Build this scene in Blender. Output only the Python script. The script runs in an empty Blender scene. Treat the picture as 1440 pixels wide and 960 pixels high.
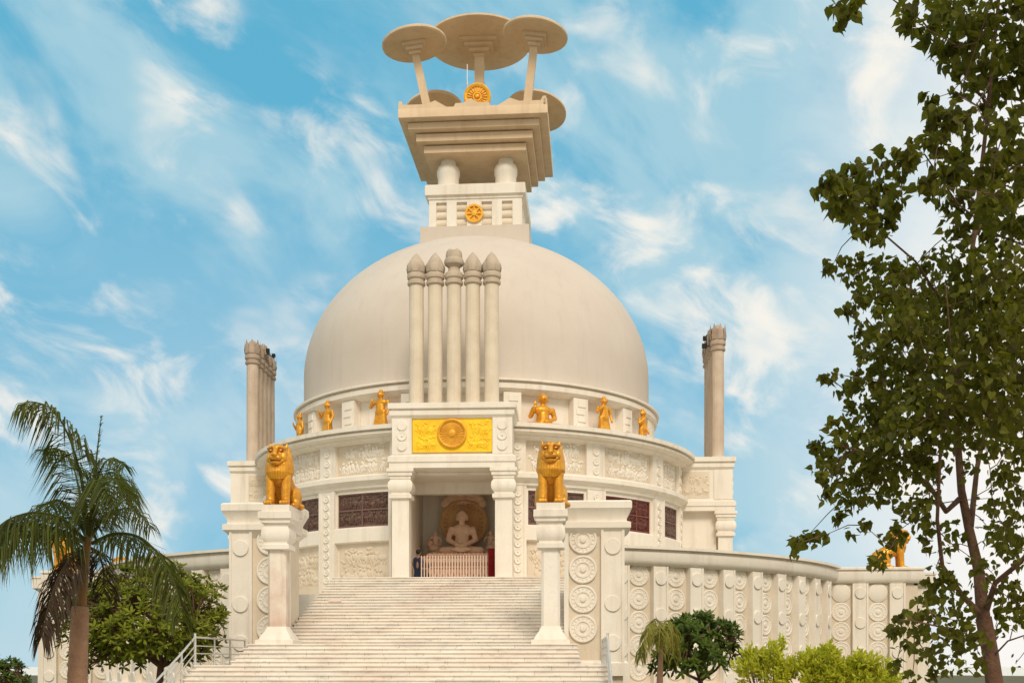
import bpy, math, random
from mathutils import Vector, Matrix
random.seed(7)
S = bpy.context.scene
COL = S.collection
EYE = 1.6                      # building heights below are measured from eye level; ground is z = 0
sin, cos, pi, rad = math.sin, math.cos, math.pi, math.radians

# ------------------------------------------------------------------ camera
YAW = rad(2.9)
CAM = Vector((5.72, -70.0, EYE))
cd = bpy.data.cameras.new('camera'); cam = bpy.data.objects.new('camera', cd); COL.objects.link(cam)
cam.location = CAM; cam.rotation_euler = (pi/2, 0, YAW)
cd.sensor_width = 36; cd.lens = 1586/1440*36; cd.shift_y = 450/1440
cd.clip_start = .1; cd.clip_end = 12000
S.camera = cam
def at(X, Y, dep):             # measuring aid: photo pixel + distance along the view axis -> world point
    u = (X-720)/1586*dep; w = (930-Y)/1586*dep
    return Vector((CAM.x - sin(YAW)*dep + cos(YAW)*u, CAM.y + cos(YAW)*dep + sin(YAW)*u, CAM.z + w))

# ------------------------------------------------------------------ materials
def mat(name, base, rough=.7, metal=0., var=None, var_scale=1.2, streak=None, streak_amt=.5, bump=0., bump_scale=30,
        island=None, trans=None, spec=.4, fine=None):
    m = bpy.data.materials.new(name); m.use_nodes = True
    N, L = m.node_tree.nodes, m.node_tree.links
    b = N['Principled BSDF']; b.inputs['Roughness'].default_value = rough; b.inputs['Metallic'].default_value = metal
    b.inputs['Specular IOR Level'].default_value = spec
    geo = N.new('ShaderNodeNewGeometry')
    def rgb(c): 
        n = N.new('ShaderNodeRGB'); n.outputs[0].default_value = (*c, 1); return n.outputs[0]
    def mix(f, a, c):
        n = N.new('ShaderNodeMix'); n.data_type = 'RGBA'
        L.new(f, n.inputs['Factor']); L.new(a, n.inputs['A']); L.new(c, n.inputs['B']); return n.outputs['Result']
    def noise(scale, vec=None, detail=5, lo=.35, hi=.7):
        n = N.new('ShaderNodeTexNoise'); n.inputs['Scale'].default_value = scale; n.inputs['Detail'].default_value = detail
        n.inputs['Roughness'].default_value = .6
        L.new(vec or geo.outputs['Position'], n.inputs['Vector'])
        r = N.new('ShaderNodeMapRange'); r.inputs['From Min'].default_value = lo; r.inputs['From Max'].default_value = hi
        L.new(n.outputs['Fac'], r.inputs['Value']); return r.outputs['Result']
    c = rgb(base)
    if var: c = mix(noise(var_scale), c, rgb(var))
    if fine: c = mix(noise(9, lo=.5, hi=.75), c, rgb(fine))
    if streak:
        mp = N.new('ShaderNodeMapping'); mp.inputs['Scale'].default_value = (2.2, 2.2, .22)
        L.new(geo.outputs['Position'], mp.inputs['Vector'])
        f = noise(1., mp.outputs['Vector'], 6, .52, .78)
        mm = N.new('ShaderNodeMath'); mm.operation = 'MULTIPLY'; mm.inputs[1].default_value = streak_amt
        L.new(f, mm.inputs[0]); c = mix(mm.outputs[0], c, rgb(streak))
    if island: c = mix(geo.outputs['Random Per Island'], c, rgb(island))
    L.new(c, b.inputs['Base Color'])
    if bump:
        n = N.new('ShaderNodeTexNoise'); n.inputs['Scale'].default_value = bump_scale; n.inputs['Detail'].default_value = 6
        L.new(geo.outputs['Position'], n.inputs['Vector'])
        bp = N.new('ShaderNodeBump'); bp.inputs['Strength'].default_value = bump; bp.inputs['Distance'].default_value = .05
        L.new(n.outputs['Fac'], bp.inputs['Height']); L.new(bp.outputs['Normal'], b.inputs['Normal'])
    if trans:
        t = N.new('ShaderNodeBsdfTranslucent'); L.new(mix(geo.outputs['Random Per Island'], rgb(trans), rgb(tuple(v*.6 for v in trans))), t.inputs['Color'])
        ms = N.new('ShaderNodeMixShader'); ms.inputs[0].default_value = .42
        L.new(b.outputs[0], ms.inputs[1]); L.new(t.outputs[0], ms.inputs[2])
        L.new(ms.outputs[0], N['Material Output'].inputs['Surface'])
    return m

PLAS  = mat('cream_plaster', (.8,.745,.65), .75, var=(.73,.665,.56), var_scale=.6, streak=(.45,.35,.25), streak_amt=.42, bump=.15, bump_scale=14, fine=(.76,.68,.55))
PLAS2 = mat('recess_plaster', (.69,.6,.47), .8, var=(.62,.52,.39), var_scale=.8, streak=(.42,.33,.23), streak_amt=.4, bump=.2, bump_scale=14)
DOME  = mat('dome_plaster', (.62,.55,.47), .8, var=(.56,.485,.405), var_scale=.2, streak=(.45,.37,.29), streak_amt=.27, bump=.08, bump_scale=6, fine=(.6,.52,.43))
FINI  = mat('finial_stone', (.54,.45,.34), .85, var=(.44,.35,.26), var_scale=2.2, streak=(.32,.25,.18), streak_amt=.5, bump=.3)
STONE = mat('column_stone', (.7,.61,.47), .8, var=(.62,.52,.39), var_scale=1.3, streak=(.36,.28,.21), streak_amt=.35, bump=.2, bump_scale=16)
UMB   = mat('umbrella_plaster', (.7,.54,.36), .8, var=(.63,.46,.29), var_scale=.9, streak=(.42,.29,.16), streak_amt=.4, bump=.1)
BROWN = mat('bronze_relief', (.1,.058,.042), .5, .2, var=(.16,.09,.065), var_scale=3, bump=.3, bump_scale=20)
RED   = mat('red_bronze_relief', (.15,.04,.026), .5, .2, var=(.1,.032,.022), var_scale=3, bump=.3, bump_scale=20)
GOLD  = mat('gold_paint', (.78,.38,.035), .36, .4, var=(.58,.23,.015), var_scale=3.5, bump=.25, bump_scale=18)
def crease_tint(m, crease_col, lo=.44, hi=.5):  # darkens the base colour where the mesh is concave
    N, L = m.node_tree.nodes, m.node_tree.links; b = N['Principled BSDF']; src = b.inputs['Base Color'].links[0].from_socket
    g = N.new('ShaderNodeNewGeometry'); r = N.new('ShaderNodeMapRange'); r.inputs['From Min'].default_value = lo; r.inputs['From Max'].default_value = hi
    L.new(g.outputs['Pointiness'], r.inputs['Value'])
    x = N.new('ShaderNodeMix'); x.data_type = 'RGBA'; x.inputs['A'].default_value = (*crease_col,1)
    L.new(r.outputs[0], x.inputs['Factor']); L.new(src, x.inputs['B']); L.new(x.outputs['Result'], b.inputs['Base Color'])
crease_tint(GOLD,(.3,.1,.01))
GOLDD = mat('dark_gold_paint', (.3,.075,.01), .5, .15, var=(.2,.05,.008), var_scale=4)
YELL  = mat('yellow_gold_panel', (.9,.62,.012), .5, .0, var=(.84,.47,.008), var_scale=2.2, bump=.3, bump_scale=12)
ORNG  = mat('orange_gold_wheel', (.82,.43,.03), .42, .15, var=(.64,.28,.015), var_scale=5)
BUDD  = mat('sandstone_buddha', (.76,.53,.38), .7, var=(.62,.4,.27), var_scale=3, bump=.2)
STEEL = mat('brushed_steel', (.72,.69,.64), .38, .6)
BARK  = mat('bark', (.17,.09,.05), .9, var=(.1,.05,.03), var_scale=5, streak=(.06,.035,.022), streak_amt=.6, bump=.7, bump_scale=22)
PBARK = mat('palm_bark', (.36,.21,.125), .9, var=(.26,.15,.09), var_scale=4, streak=(.16,.1,.06), streak_amt=.6, bump=.5, bump_scale=18)
SHAFT = mat('palm_crownshaft', (.12,.1,.02), .6, var=(.24,.09,.02), var_scale=6, streak=(.07,.06,.014), streak_amt=.7)
LEAF  = mat('peepal_leaf', (.02,.021,.005), .55, island=(.14,.145,.015), trans=(.25,.26,.016), var=(.04,.026,.008), var_scale=1.3, spec=.15)
PALM  = mat('palm_leaflet', (.035,.045,.01), .5, island=(.13,.155,.026), trans=(.19,.22,.025), var=(.03,.02,.01), var_scale=2, spec=.15)
DPALM = mat('dry_palm_leaflet', (.05,.032,.018), .7, island=(.11,.075,.04), trans=(.1,.06,.025))
FRANG = mat('broad_leaf', (.11,.155,.014), .5, island=(.32,.36,.032), trans=(.3,.3,.02), var=(.06,.08,.008), var_scale=.9, spec=.2)
FRAND = mat('deep_green_leaf', (.055,.1,.014), .45, island=(.15,.22,.028), trans=(.12,.18,.015), var=(.025,.05,.008), var_scale=.9, spec=.2)
LIME  = mat('lime_leaf', (.4,.44,.024), .5, island=(.7,.68,.045), trans=(.68,.68,.05), var=(.2,.25,.016), var_scale=1.3)
YPALM = mat('yellow_palm_leaflet', (.2,.21,.025), .55, island=(.36,.31,.05), trans=(.34,.32,.04))
GRASS = mat('grass_ground', (.07,.09,.03), .95, var=(.16,.12,.07), var_scale=.3, bump=.4, bump_scale=8)
PLAIN = mat('path_paving', (.42,.36,.29), .85, var=(.34,.28,.22), var_scale=.9, bump=.2)
SKIN  = mat('brown_skin', (.28,.15,.09), .6)
NAVY  = mat('navy_cloth', (.012,.022,.05), .85)
CLOTHR= mat('red_cloth', (.3,.012,.014), .85, var=(.2,.008,.01), var_scale=4)
WOOD  = mat('brown_fence_wood', (.3,.15,.09), .7)
WHITEP= mat('white_fence_paint', (.66,.5,.4), .6)
GRIDM = mat('bronze_bars', (.2,.11,.09), .5, .2)
REDG  = mat('red_bronze_bars', (.2,.06,.04), .5, .2)
DARK  = mat('soot_dark', (.02,.018,.016), .9)

def marble():
    m = bpy.data.materials.new('stair_marble'); m.use_nodes = True
    N, L = m.node_tree.nodes, m.node_tree.links; b = N['Principled BSDF']; b.inputs['Roughness'].default_value = .5
    geo = N.new('ShaderNodeNewGeometry'); sx = N.new('ShaderNodeSeparateXYZ'); L.new(geo.outputs['Position'], sx.inputs[0])
    def math_(op, a, c=None):
        n = N.new('ShaderNodeMath'); n.operation = op
        for i, q in enumerate((a, c)):
            if q is None: continue
            if isinstance(q, (int, float)): n.inputs[i].default_value = q
            else: L.new(q, n.inputs[i])
        return n.outputs[0]
    row = math_('FLOOR', math_('MULTIPLY', math_('ADD', sx.outputs['Z'], -1.61), 1/.1523))
    off = math_('MULTIPLY', row, .731)
    xs = math_('ADD', math_('MULTIPLY', sx.outputs['X'], .48), off)
    slab = math_('FLOOR', xs); fr = math_('FRACT', xs)
    cv = N.new('ShaderNodeCombineXYZ'); L.new(slab, cv.inputs[0]); L.new(row, cv.inputs[1])
    wn = N.new('ShaderNodeTexWhiteNoise'); wn.noise_dimensions = '2D'; L.new(cv.outputs[0], wn.inputs['Vector'])
    ramp = N.new('ShaderNodeValToRGB'); L.new(wn.outputs['Value'], ramp.inputs[0])
    e = ramp.color_ramp.elements; e[0].color = (.72,.675,.6,1); e[1].color = (.81,.77,.69,1)
    for p, c in ((.2,(.78,.71,.62)),(.4,(.8,.74,.65)),(.6,(.8,.73,.63)),(.8,(.75,.7,.62))):
        q = e.new(p); q.color = (*c,1)
    mp = N.new('ShaderNodeMapping'); mp.inputs['Scale'].default_value = (.8,1.3,1.5); L.new(geo.outputs['Position'], mp.inputs['Vector'])
    n1 = N.new('ShaderNodeTexNoise'); n1.inputs['Scale'].default_value = .9; n1.inputs['Detail'].default_value = 8; n1.inputs['Distortion'].default_value = 1.2
    L.new(mp.outputs[0], n1.inputs['Vector'])
    r1 = N.new('ShaderNodeMapRange'); r1.inputs['From Min'].default_value = .48; r1.inputs['From Max'].default_value = .74; r1.inputs['To Max'].default_value = .42
    L.new(n1.outputs['Fac'], r1.inputs['Value'])
    mx = N.new('ShaderNodeMix'); mx.data_type = 'RGBA'; mx.inputs['B'].default_value = (.48,.42,.35,1)
    L.new(r1.outputs[0], mx.inputs['Factor']); L.new(ramp.outputs[0], mx.inputs['A'])
    n2 = N.new('ShaderNodeTexNoise'); n2.inputs['Scale'].default_value = .33; n2.inputs['Detail'].default_value = 3
    L.new(geo.outputs['Position'], n2.inputs['Vector'])
    r2 = N.new('ShaderNodeMapRange'); r2.inputs['From Min'].default_value = .5; r2.inputs['From Max'].default_value = .7; r2.inputs['To Max'].default_value = .2
    L.new(n2.outputs['Fac'], r2.inputs['Value'])
    m2 = N.new('ShaderNodeMix'); m2.data_type = 'RGBA'; m2.inputs['B'].default_value = (.6,.4,.29,1)
    L.new(r2.outputs[0], m2.inputs['Factor']); L.new(mx.outputs['Result'], m2.inputs['A'])
    n4 = N.new('ShaderNodeTexNoise'); n4.inputs['Scale'].default_value = 3.2; n4.inputs['Detail'].default_value = 9; n4.inputs['Roughness'].default_value = .7; n4.inputs['Distortion'].default_value = 1.6
    L.new(geo.outputs['Position'], n4.inputs['Vector'])
    r4 = N.new('ShaderNodeMapRange'); r4.inputs['From Min'].default_value = .54; r4.inputs['From Max'].default_value = .7; r4.inputs['To Max'].default_value = .7
    L.new(n4.outputs['Fac'], r4.inputs['Value'])
    m4 = N.new('ShaderNodeMix'); m4.data_type = 'RGBA'; m4.inputs['B'].default_value = (.4,.35,.3,1)
    L.new(r4.outputs[0], m4.inputs['Factor']); L.new(m2.outputs['Result'], m4.inputs['A']); m2 = m4
    jt = math_('LESS_THAN', fr, .005)
    m3 = N.new('ShaderNodeMix'); m3.data_type = 'RGBA'; m3.inputs['B'].default_value = (.3,.24,.18,1)
    L.new(jt, m3.inputs['Factor']); L.new(m2.outputs['Result'], m3.inputs['A'])
    L.new(m3.outputs['Result'], b.inputs['Base Color']); return m
MARB = marble()

# ------------------------------------------------------------------ mesh builder
class MB:
    def __init__(s): s.v = []; s.f = []
    def add(s, vs, fs, M=None):
        o = len(s.v); s.v += [(M @ Vector(p)) if M is not None else Vector(p) for p in vs]
        s.f += [tuple(i+o for i in f) for f in fs]; return s
    def box(s, x0, x1, y0, y1, z0, z1, M=None):
        return s.add([(x0,y0,z0),(x1,y0,z0),(x1,y1,z0),(x0,y1,z0),(x0,y0,z1),(x1,y0,z1),(x1,y1,z1),(x0,y1,z1)],
              [(3,2,1,0),(4,5,6,7),(0,1,5,4),(1,2,6,5),(2,3,7,6),(3,0,4,7)], M)
    def rings(s, rs, M=None, closed=True):   # list of vertex rings, same count
        n = len(rs[0]); vs = [p for r in rs for p in r]; fs = []
        for k in range(len(rs)-1):
            for i in range(n):
                j = (i+1) % n; fs.append((k*n+i, k*n+j, (k+1)*n+j, (k+1)*n+i))
        if closed: fs.append(tuple(reversed(range(n)))); fs.append(tuple((len(rs)-1)*n+i for i in range(n)))
        return s.add(vs, fs, M)
    def prof(s, x0, x1, y0, y1, P, M=None):  # rectangular moulding: P = [(offset, z)]
        return s.rings([[(x0-o,y0-o,z),(x1+o,y0-o,z),(x1+o,y1+o,z),(x0-o,y1+o,z)] for o, z in P], M)
    def lathe(s, P, c=(0,0), n=32, M=None, rot=0):
        return s.rings([[(c[0]+r*cos(2*pi*i/n+rot), c[1]+r*sin(2*pi*i/n+rot), z) for i in range(n)] for r, z in P], M)
    def arc(s, P, a0, a1, n=64, M=None):     # closed (r,z) polygon swept; angle from -Y toward +X, degrees
        full = abs(a1-a0) >= 360; m = len(P); vs = []; fs = []; k = n if full else n+1
        for i in range(k):
            a = rad(a0+(a1-a0)*i/n)
            vs += [(r*sin(a), -r*cos(a), z) for r, z in P]
        for i in range(n):
            j = (i+1) % k
            for q in range(m):
                t = (q+1) % m; fs.append((i*m+q, i*m+t, j*m+t, j*m+q))
        if not full: fs.append(tuple(reversed(range(m)))); fs.append(tuple(n*m+q for q in range(m)))
        return s.add(vs, fs, M)
    def cyl(s, p0, p1, r0, r1=None, n=10):
        p0, p1 = Vector(p0), Vector(p1); r1 = r0 if r1 is None else r1
        d = (p1-p0); q = d.to_track_quat('Z','Y').to_matrix(); rs = []
        for p, r in ((p0,r0),(p1,r1)):
            rs.append([p + q @ Vector((r*cos(2*pi*i/n), r*sin(2*pi*i/n), 0)) for i in range(n)])
        return s.rings(rs)
    def tube(s, pts, rr, n=8):
        pts = [Vector(p) for p in pts]; rs = []; q = None
        for i, p in enumerate(pts):
            d = (pts[min(i+1,len(pts)-1)]-pts[max(i-1,0)]).normalized()
            q = d.to_track_quat('Z','Y').to_matrix() if q is None else d0.rotation_difference(d).to_matrix() @ q
            d0 = d
            r = rr[i] if isinstance(rr,(list,tuple)) else rr
            rs.append([p + q @ Vector((r*cos(2*pi*k/n), r*sin(2*pi*k/n), 0)) for k in range(n)])
        return s.rings(rs)
    def ell(s, c, r, M=None, nu=12, nv=8):
        if isinstance(r,(int,float)): r = (r,r,r)
        vs = [(c[0],c[1],c[2]-r[2])]; fs = []
        for j in range(1,nv):
            t = -pi/2+pi*j/nv
            vs += [(c[0]+r[0]*cos(t)*cos(2*pi*i/nu), c[1]+r[1]*cos(t)*sin(2*pi*i/nu), c[2]+r[2]*sin(t)) for i in range(nu)]
        vs.append((c[0],c[1],c[2]+r[2])); top = len(vs)-1
        for i in range(nu):
            k = (i+1) % nu; fs.append((0, 1+k, 1+i)); fs.append((top, top-nu+i, top-nu+k))
            for j in range(nv-2): fs.append((1+j*nu+i, 1+j*nu+k, 1+(j+1)*nu+k, 1+(j+1)*nu+i))
        return s.add(vs, fs, M)
    def cap(s, p0, p1, r0, r1=None):         # tapered capsule
        r1 = r0 if r1 is None else r1; s.cyl(p0, p1, r0, r1, 12); s.ell(p0, r0); return s.ell(p1, r1)
    def build(s, name, m, parent=None, sm=35, loc=None):
        me = bpy.data.meshes.new(name)
        o = bpy.data.objects.new(name, me); COL.objects.link(o)
        off = Vector((0,0,0)); q = parent
        while q: off += q.location; q = q.parent
        if parent: o.parent = parent
        elif loc is not None: o.location = loc; off = Vector(loc)
        me.from_pydata([v-off for v in s.v], [], s.f); me.validate(); me.update()
        if m: me.materials.append(m)
        if sm: me.shade_smooth(); me.set_sharp_from_angle(angle=rad(sm))
        return o
UP = Matrix.Translation((0,0,EYE))
def wall(a, R, z):                           # frame on a round wall: x tangent, y outward, z up
    a = rad(a); return Matrix.Translation((R*sin(a), -R*cos(a), z+EYE)) @ Matrix.Rotation(a,4,'Z') @ Matrix.Rotation(pi,4,'Z')
def lift(mb):
    for v in mb.v: v.z += EYE
    return mb
def tag(o, label=None, cat=None, group=None, kind=None):
    if label: o['label'] = label
    if cat: o['category'] = cat
    if group: o['group'] = group
    if kind: o['kind'] = kind
    return o
def thing(name, label, cat, loc=(0,0,0), group=None):
    o = bpy.data.objects.new(name, None); COL.objects.link(o); o.location = loc; o.empty_display_size = .3
    return tag(o, label, cat, group)
def dup(root, loc, rz=None, label=None):
    r = root.copy(); COL.objects.link(r); r.location = loc
    if rz is not None: r.rotation_euler = (0,0,rz)
    if label: r['label'] = label
    for ch in root.children:
        c = ch.copy(); COL.objects.link(c); c.parent = r
        for g in ch.children:
            d = g.copy(); COL.objects.link(d); d.parent = c
    return r
def sculpt(mb, name, m, parent, voxel, smooth=4, loc=None):   # fuse overlapping volumes into one continuous skin
    o = mb.build(name, m, parent, sm=0, loc=loc)
    r = o.modifiers.new('r','REMESH'); r.mode = 'VOXEL'; r.voxel_size = voxel
    if smooth:
        q = o.modifiers.new('s','SMOOTH'); q.iterations = smooth; q.factor = .5
    dg = bpy.context.evaluated_depsgraph_get(); me = bpy.data.meshes.new_from_object(o.evaluated_get(dg))
    o.modifiers.clear(); o.data = me; me.name = name
    if not me.materials: me.materials.append(m)
    me.shade_smooth(); return o

def roundel(mb, r, M, t=.09, rings=True, boss=True, n=28):     # carved disc facing local +y
    R = M @ Matrix.Rotation(-pi/2,4,'X')
    P = [(r,-.06),(r,t*.75),(r*.96,t)]
    if rings: P += [(r*.86,t),(r*.83,t*.55),(r*.62,t*.55),(r*.59,t*.9),(r*.47,t*.9),(r*.44,t*.5)]
    if boss: P += [(r*.24,t*.5),(r*.2,t*1.15),(r*.1,t*1.3)]
    P += [(.012,P[-1][1])]
    mb.lathe(P, n=n, M=R)
    if rings and r > .4:
        for k in range(16):
            a = 2*pi*k/16; mb.ell((.72*r,0,t*.5),(.1*r,.07*r,t*.4),R @ Matrix.Rotation(a,4,'Z'),6,4)
    return mb
def relief(mb, f, w, h, n, d=.07, s=1., seed=0):               # bas-relief of little figures; f(u,v)->matrix on the wall
    rg = random.Random(seed)
    rows = max(1, int(h/(.74*s)))
    for k in range(n):
        row = k % rows; u = -w/2+.18+(w-.36)*((k//rows)+rg.uniform(.1,.9))/max(1,math.ceil(n/rows)); v = h*(row+.18)/rows+rg.uniform(-.03,.06)*h
        M = f(u, v); q = s*rg.uniform(.75,1.1)*min(1,h/rows/.75)
        tl = Matrix.Rotation(rg.uniform(-.35,.35),4,'Y'); M = M @ tl
        if rg.random() < .72:
            mb.ell((0,0,.2*q),(.11*q,d,.2*q),M,8,6); mb.ell((0.02*q,.01,.48*q),(.075*q,d*.9,.09*q),M,8,6)
            for sd in (-1,1):
                mb.ell((sd*.14*q,0,.26*q),(.045*q,d*.7,.16*q),M @ Matrix.Rotation(sd*rg.uniform(-.5,.7),4,'Y'),6,5)
                mb.ell((sd*.07*q,0,-.02*q),(.055*q,d*.8,.15*q),M,6,5)
        else:                                                  # animals, trees
            mb.ell((0,0,.2*q),(.26*q,d,.14*q),M,10,6); mb.ell((.24*q,0,.34*q),(.09*q,d,.12*q),M,8,6)
            for sd in (-.18,-.06,.1,.2): mb.ell((sd*q,0,.02*q),(.035*q,d*.7,.14*q),M,6,5)
        if rg.random() < .5: mb.ell((rg.uniform(-.3,.3)*q,0,rg.uniform(.5,.75)*q),(rg.uniform(.08,.2)*q,d*.6,rg.uniform(.06,.12)*q),M,8,5)
    return mb
def cylmap(a_mid, R, z0):
    return lambda u, v: wall(a_mid - math.degrees(u/R), R, z0+v)
def flatmap(M): return lambda u, v: M @ Matrix.Translation((u,0,v))

# ================================================================== THE STUPA
st = thing('stupa', 'great cream domed stupa with golden panel over its pillared shrine porch', 'stupa', (0,0,4+EYE-1))
def B(mb, name, m, parent=None, sm=35, up=True):
    return (lift(mb) if up else mb).build(name, m, parent or st, sm)
# dome
P = [(10.6,14.55),(10.6,15.4),(10.6,16.3),(10.6,17.1)]+[(10.6*cos(t), 17.1+8.5*sin(t)) for t in [pi/2*i/44 for i in range(1,44)]]+[(.05,25.6)]
B(MB().lathe(P,n=128),'dome',DOME,sm=40)
B(MB().arc([(9.8,14.15),(10.7,14.2),(10.98,14.28),(11.1,14.4),(11.1,14.66),(10.95,14.7),(10.95,14.77),(11.22,14.79),(11.22,14.9),(9.8,15.0)],0,360,128),'dome_cornice',PLAS)
# band with the statue niches
B(MB().arc([(9.9,11.9),(10.42,11.9),(10.42,14.4),(9.9,14.4)],0,360,96),'niche_wall',PLAS)
B(MB().arc([(10,12.0),(10.98,12.0),(10.98,12.32),(10.86,12.4),(10,12.4)],0,360,96),'niche_plinth',PLAS)
for a in (14.5,35.5,55.5,-14.5,-35.5,-55.5):
    mb = MB().arc([(10.2,12.4),(10.95,12.4),(10.95,14.22),(10.2,14.22)],a-2.5,a+2.5,4)
    for k in range(4):
        mb.arc([(10.8,12.55+k*.4),(11.0,12.55+k*.4),(11.0,12.85+k*.4),(10.8,12.85+k*.4)],a-1.6+.5*(k%2),a+1.1+.5*(k%2),3)
    B(mb,'niche_pilaster',PLAS)
for a in (-90,90,180): B(MB().arc([(10,12.4),(10.95,12.4),(10.95,14.22),(10,14.22)],a-19,a+19,24),'niche_pier',PLAS)
# middle and lower cornices, drum walls (open where the shrine porch enters)
DO = 11.8
B(MB().arc([(10,11.36),(12.62,11.36),(12.8,11.42),(13.0,11.5),(13.0,11.58),(13.3,11.64),(13.36,11.68),(13.36,11.8),(13.22,11.83),(13.22,11.87),(13.5,11.89),(13.5,12.1),(13.3,12.14),(10,12.2)],DO,360-DO,140),'middle_cornice',PLAS)
B(MB().arc([(12.0,9.5),(12.5,9.5),(12.5,11.5),(12.0,11.5)],DO,360-DO,120),'frieze_wall',PLAS)
B(MB().arc([(12.0,8.98),(12.7,8.98),(12.82,9.04),(12.82,9.2),(12.95,9.26),(13.1,9.38),(13.1,9.6),(12.9,9.64),(12.86,9.72),(12.0,9.76)],DO,360-DO,140),'lower_cornice',PLAS)
B(MB().arc([(12.0,2.6),(12.5,2.6),(12.5,9.1),(12.0,9.1)],DO,360-DO,120),'drum_wall',PLAS)
bays = [(16.6,30.9),(37.2,53.6),(60.4,71.2)]
pil  = [(14.0,2.0),(34.0,2.6),(57.0,2.6),(73.2,1.3)]
for sg in (1,-1):
    for a, hw in pil:
        a *= sg
        mb = MB().arc([(12.3,9.6),(12.74,9.6),(12.74,11.42),(12.3,11.42)],a-hw,a+hw,6)
        for k in range(3): roundel(mb,.2,wall(a,12.74,10.02+k*.5),.06,False,True,14)
        # arc verts need the eye lift, roundels already carry it
        n_arc = 7*4
        for v in mb.v[:n_arc]: v.z += EYE
        mb.build('frieze_pilaster',PLAS,st)
        mb = MB().arc([(12.3,3.0),(12.78,3.0),(12.78,9.03),(12.3,9.03)],a-hw+.04,a+hw-.04,6)
        mb.arc([(12.3,3.0),(12.84,3.0),(12.84,9.0),(12.3,9.0)],a-hw*1.0,a-hw*.72,2); mb.arc([(12.3,3.0),(12.84,3.0),(12.84,9.0),(12.3,9.0)],a+hw*.72,a+hw*1.0,2)
        lift(mb)
        for k in range(12): roundel(mb,.19,wall(a,12.78,3.9+k*.43),.08,False,True,14)
        mb.build('bead_pilaster',PLAS,st)
    for bi, (a0, a1) in enumerate(bays):
        lo, hi = sorted((a0*sg, a1*sg)); am = (lo+hi)/2; w = rad(hi-lo)*12.6; n = max(3,int((hi-lo)))
        # frieze relief
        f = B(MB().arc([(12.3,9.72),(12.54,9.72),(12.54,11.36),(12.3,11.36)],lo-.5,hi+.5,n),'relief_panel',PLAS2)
        relief(MB(),cylmap(am,12.54,9.84),w*.96,1.5,max(10,int(w*8)),.07,.95,11+bi+(sg>0)*7).build('carving',PLAS,f)
        # frame and dark bronze window panel
        fr = MB()
        for A0, A1, z0, z1 in ((lo-.9,hi+.9,8.8,8.97),(lo-.9,lo,7.04,8.8),(hi,hi+.9,7.04,8.8)):
            fr.arc([(12.3,z0),(12.66,z0),(12.66,z1),(12.3,z1)],A0,A1,n)
        B(fr,'panel_frame',PLAS)
        mm = RED if (sg > 0 and bi == 1) else BROWN
        p = B(MB().arc([(12.3,7.06),(12.53,7.06),(12.53,8.8),(12.3,8.8)],lo,hi,n),'bronze_panel',mm)
        g = relief(MB(),cylmap(am,12.53,7.2),w*.96,1.5,max(10,int(w*9)),.085,.95,31+bi+(sg>0)*5)
        g.build('carving',mm,p); g = MB()
        for z0 in (7.06,7.9,8.73): g.add(*(lambda q:(q.v,q.f))(lift(MB().arc([(12.3,z0),(12.6,z0),(12.6,z0+.07),(12.3,z0+.07)],lo,hi,n))))
        for k in range(1+max(2,int(w/1.1))):
            aa = lo+(hi-lo)*k/max(2,int(w/1.1)); g.add(*(lambda q:(q.v,q.f))(lift(MB().arc([(12.3,7.06),(12.6,7.06),(12.6,8.8),(12.3,8.8)],aa-.15,aa+.15,1))))
        g.build('bars',REDG if mm is RED else GRIDM,p)
        # sill band and lower relief
        B(MB().arc([(12.3,6.2),(12.7,6.2),(12.8,6.26),(12.8,6.94),(12.66,7.04),(12.3,7.04)],lo-.9,hi+.9,n),'sill_band',PLAS)
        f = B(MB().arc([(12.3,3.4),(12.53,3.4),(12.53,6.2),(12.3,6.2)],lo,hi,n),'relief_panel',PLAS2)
        relief(MB(),cylmap(am,12.53,4.1),w*.92,1.8,max(8,int(w*7)),.075,1.15,51+bi+(sg>0)*5).build('carving',PLAS2,f)

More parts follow.
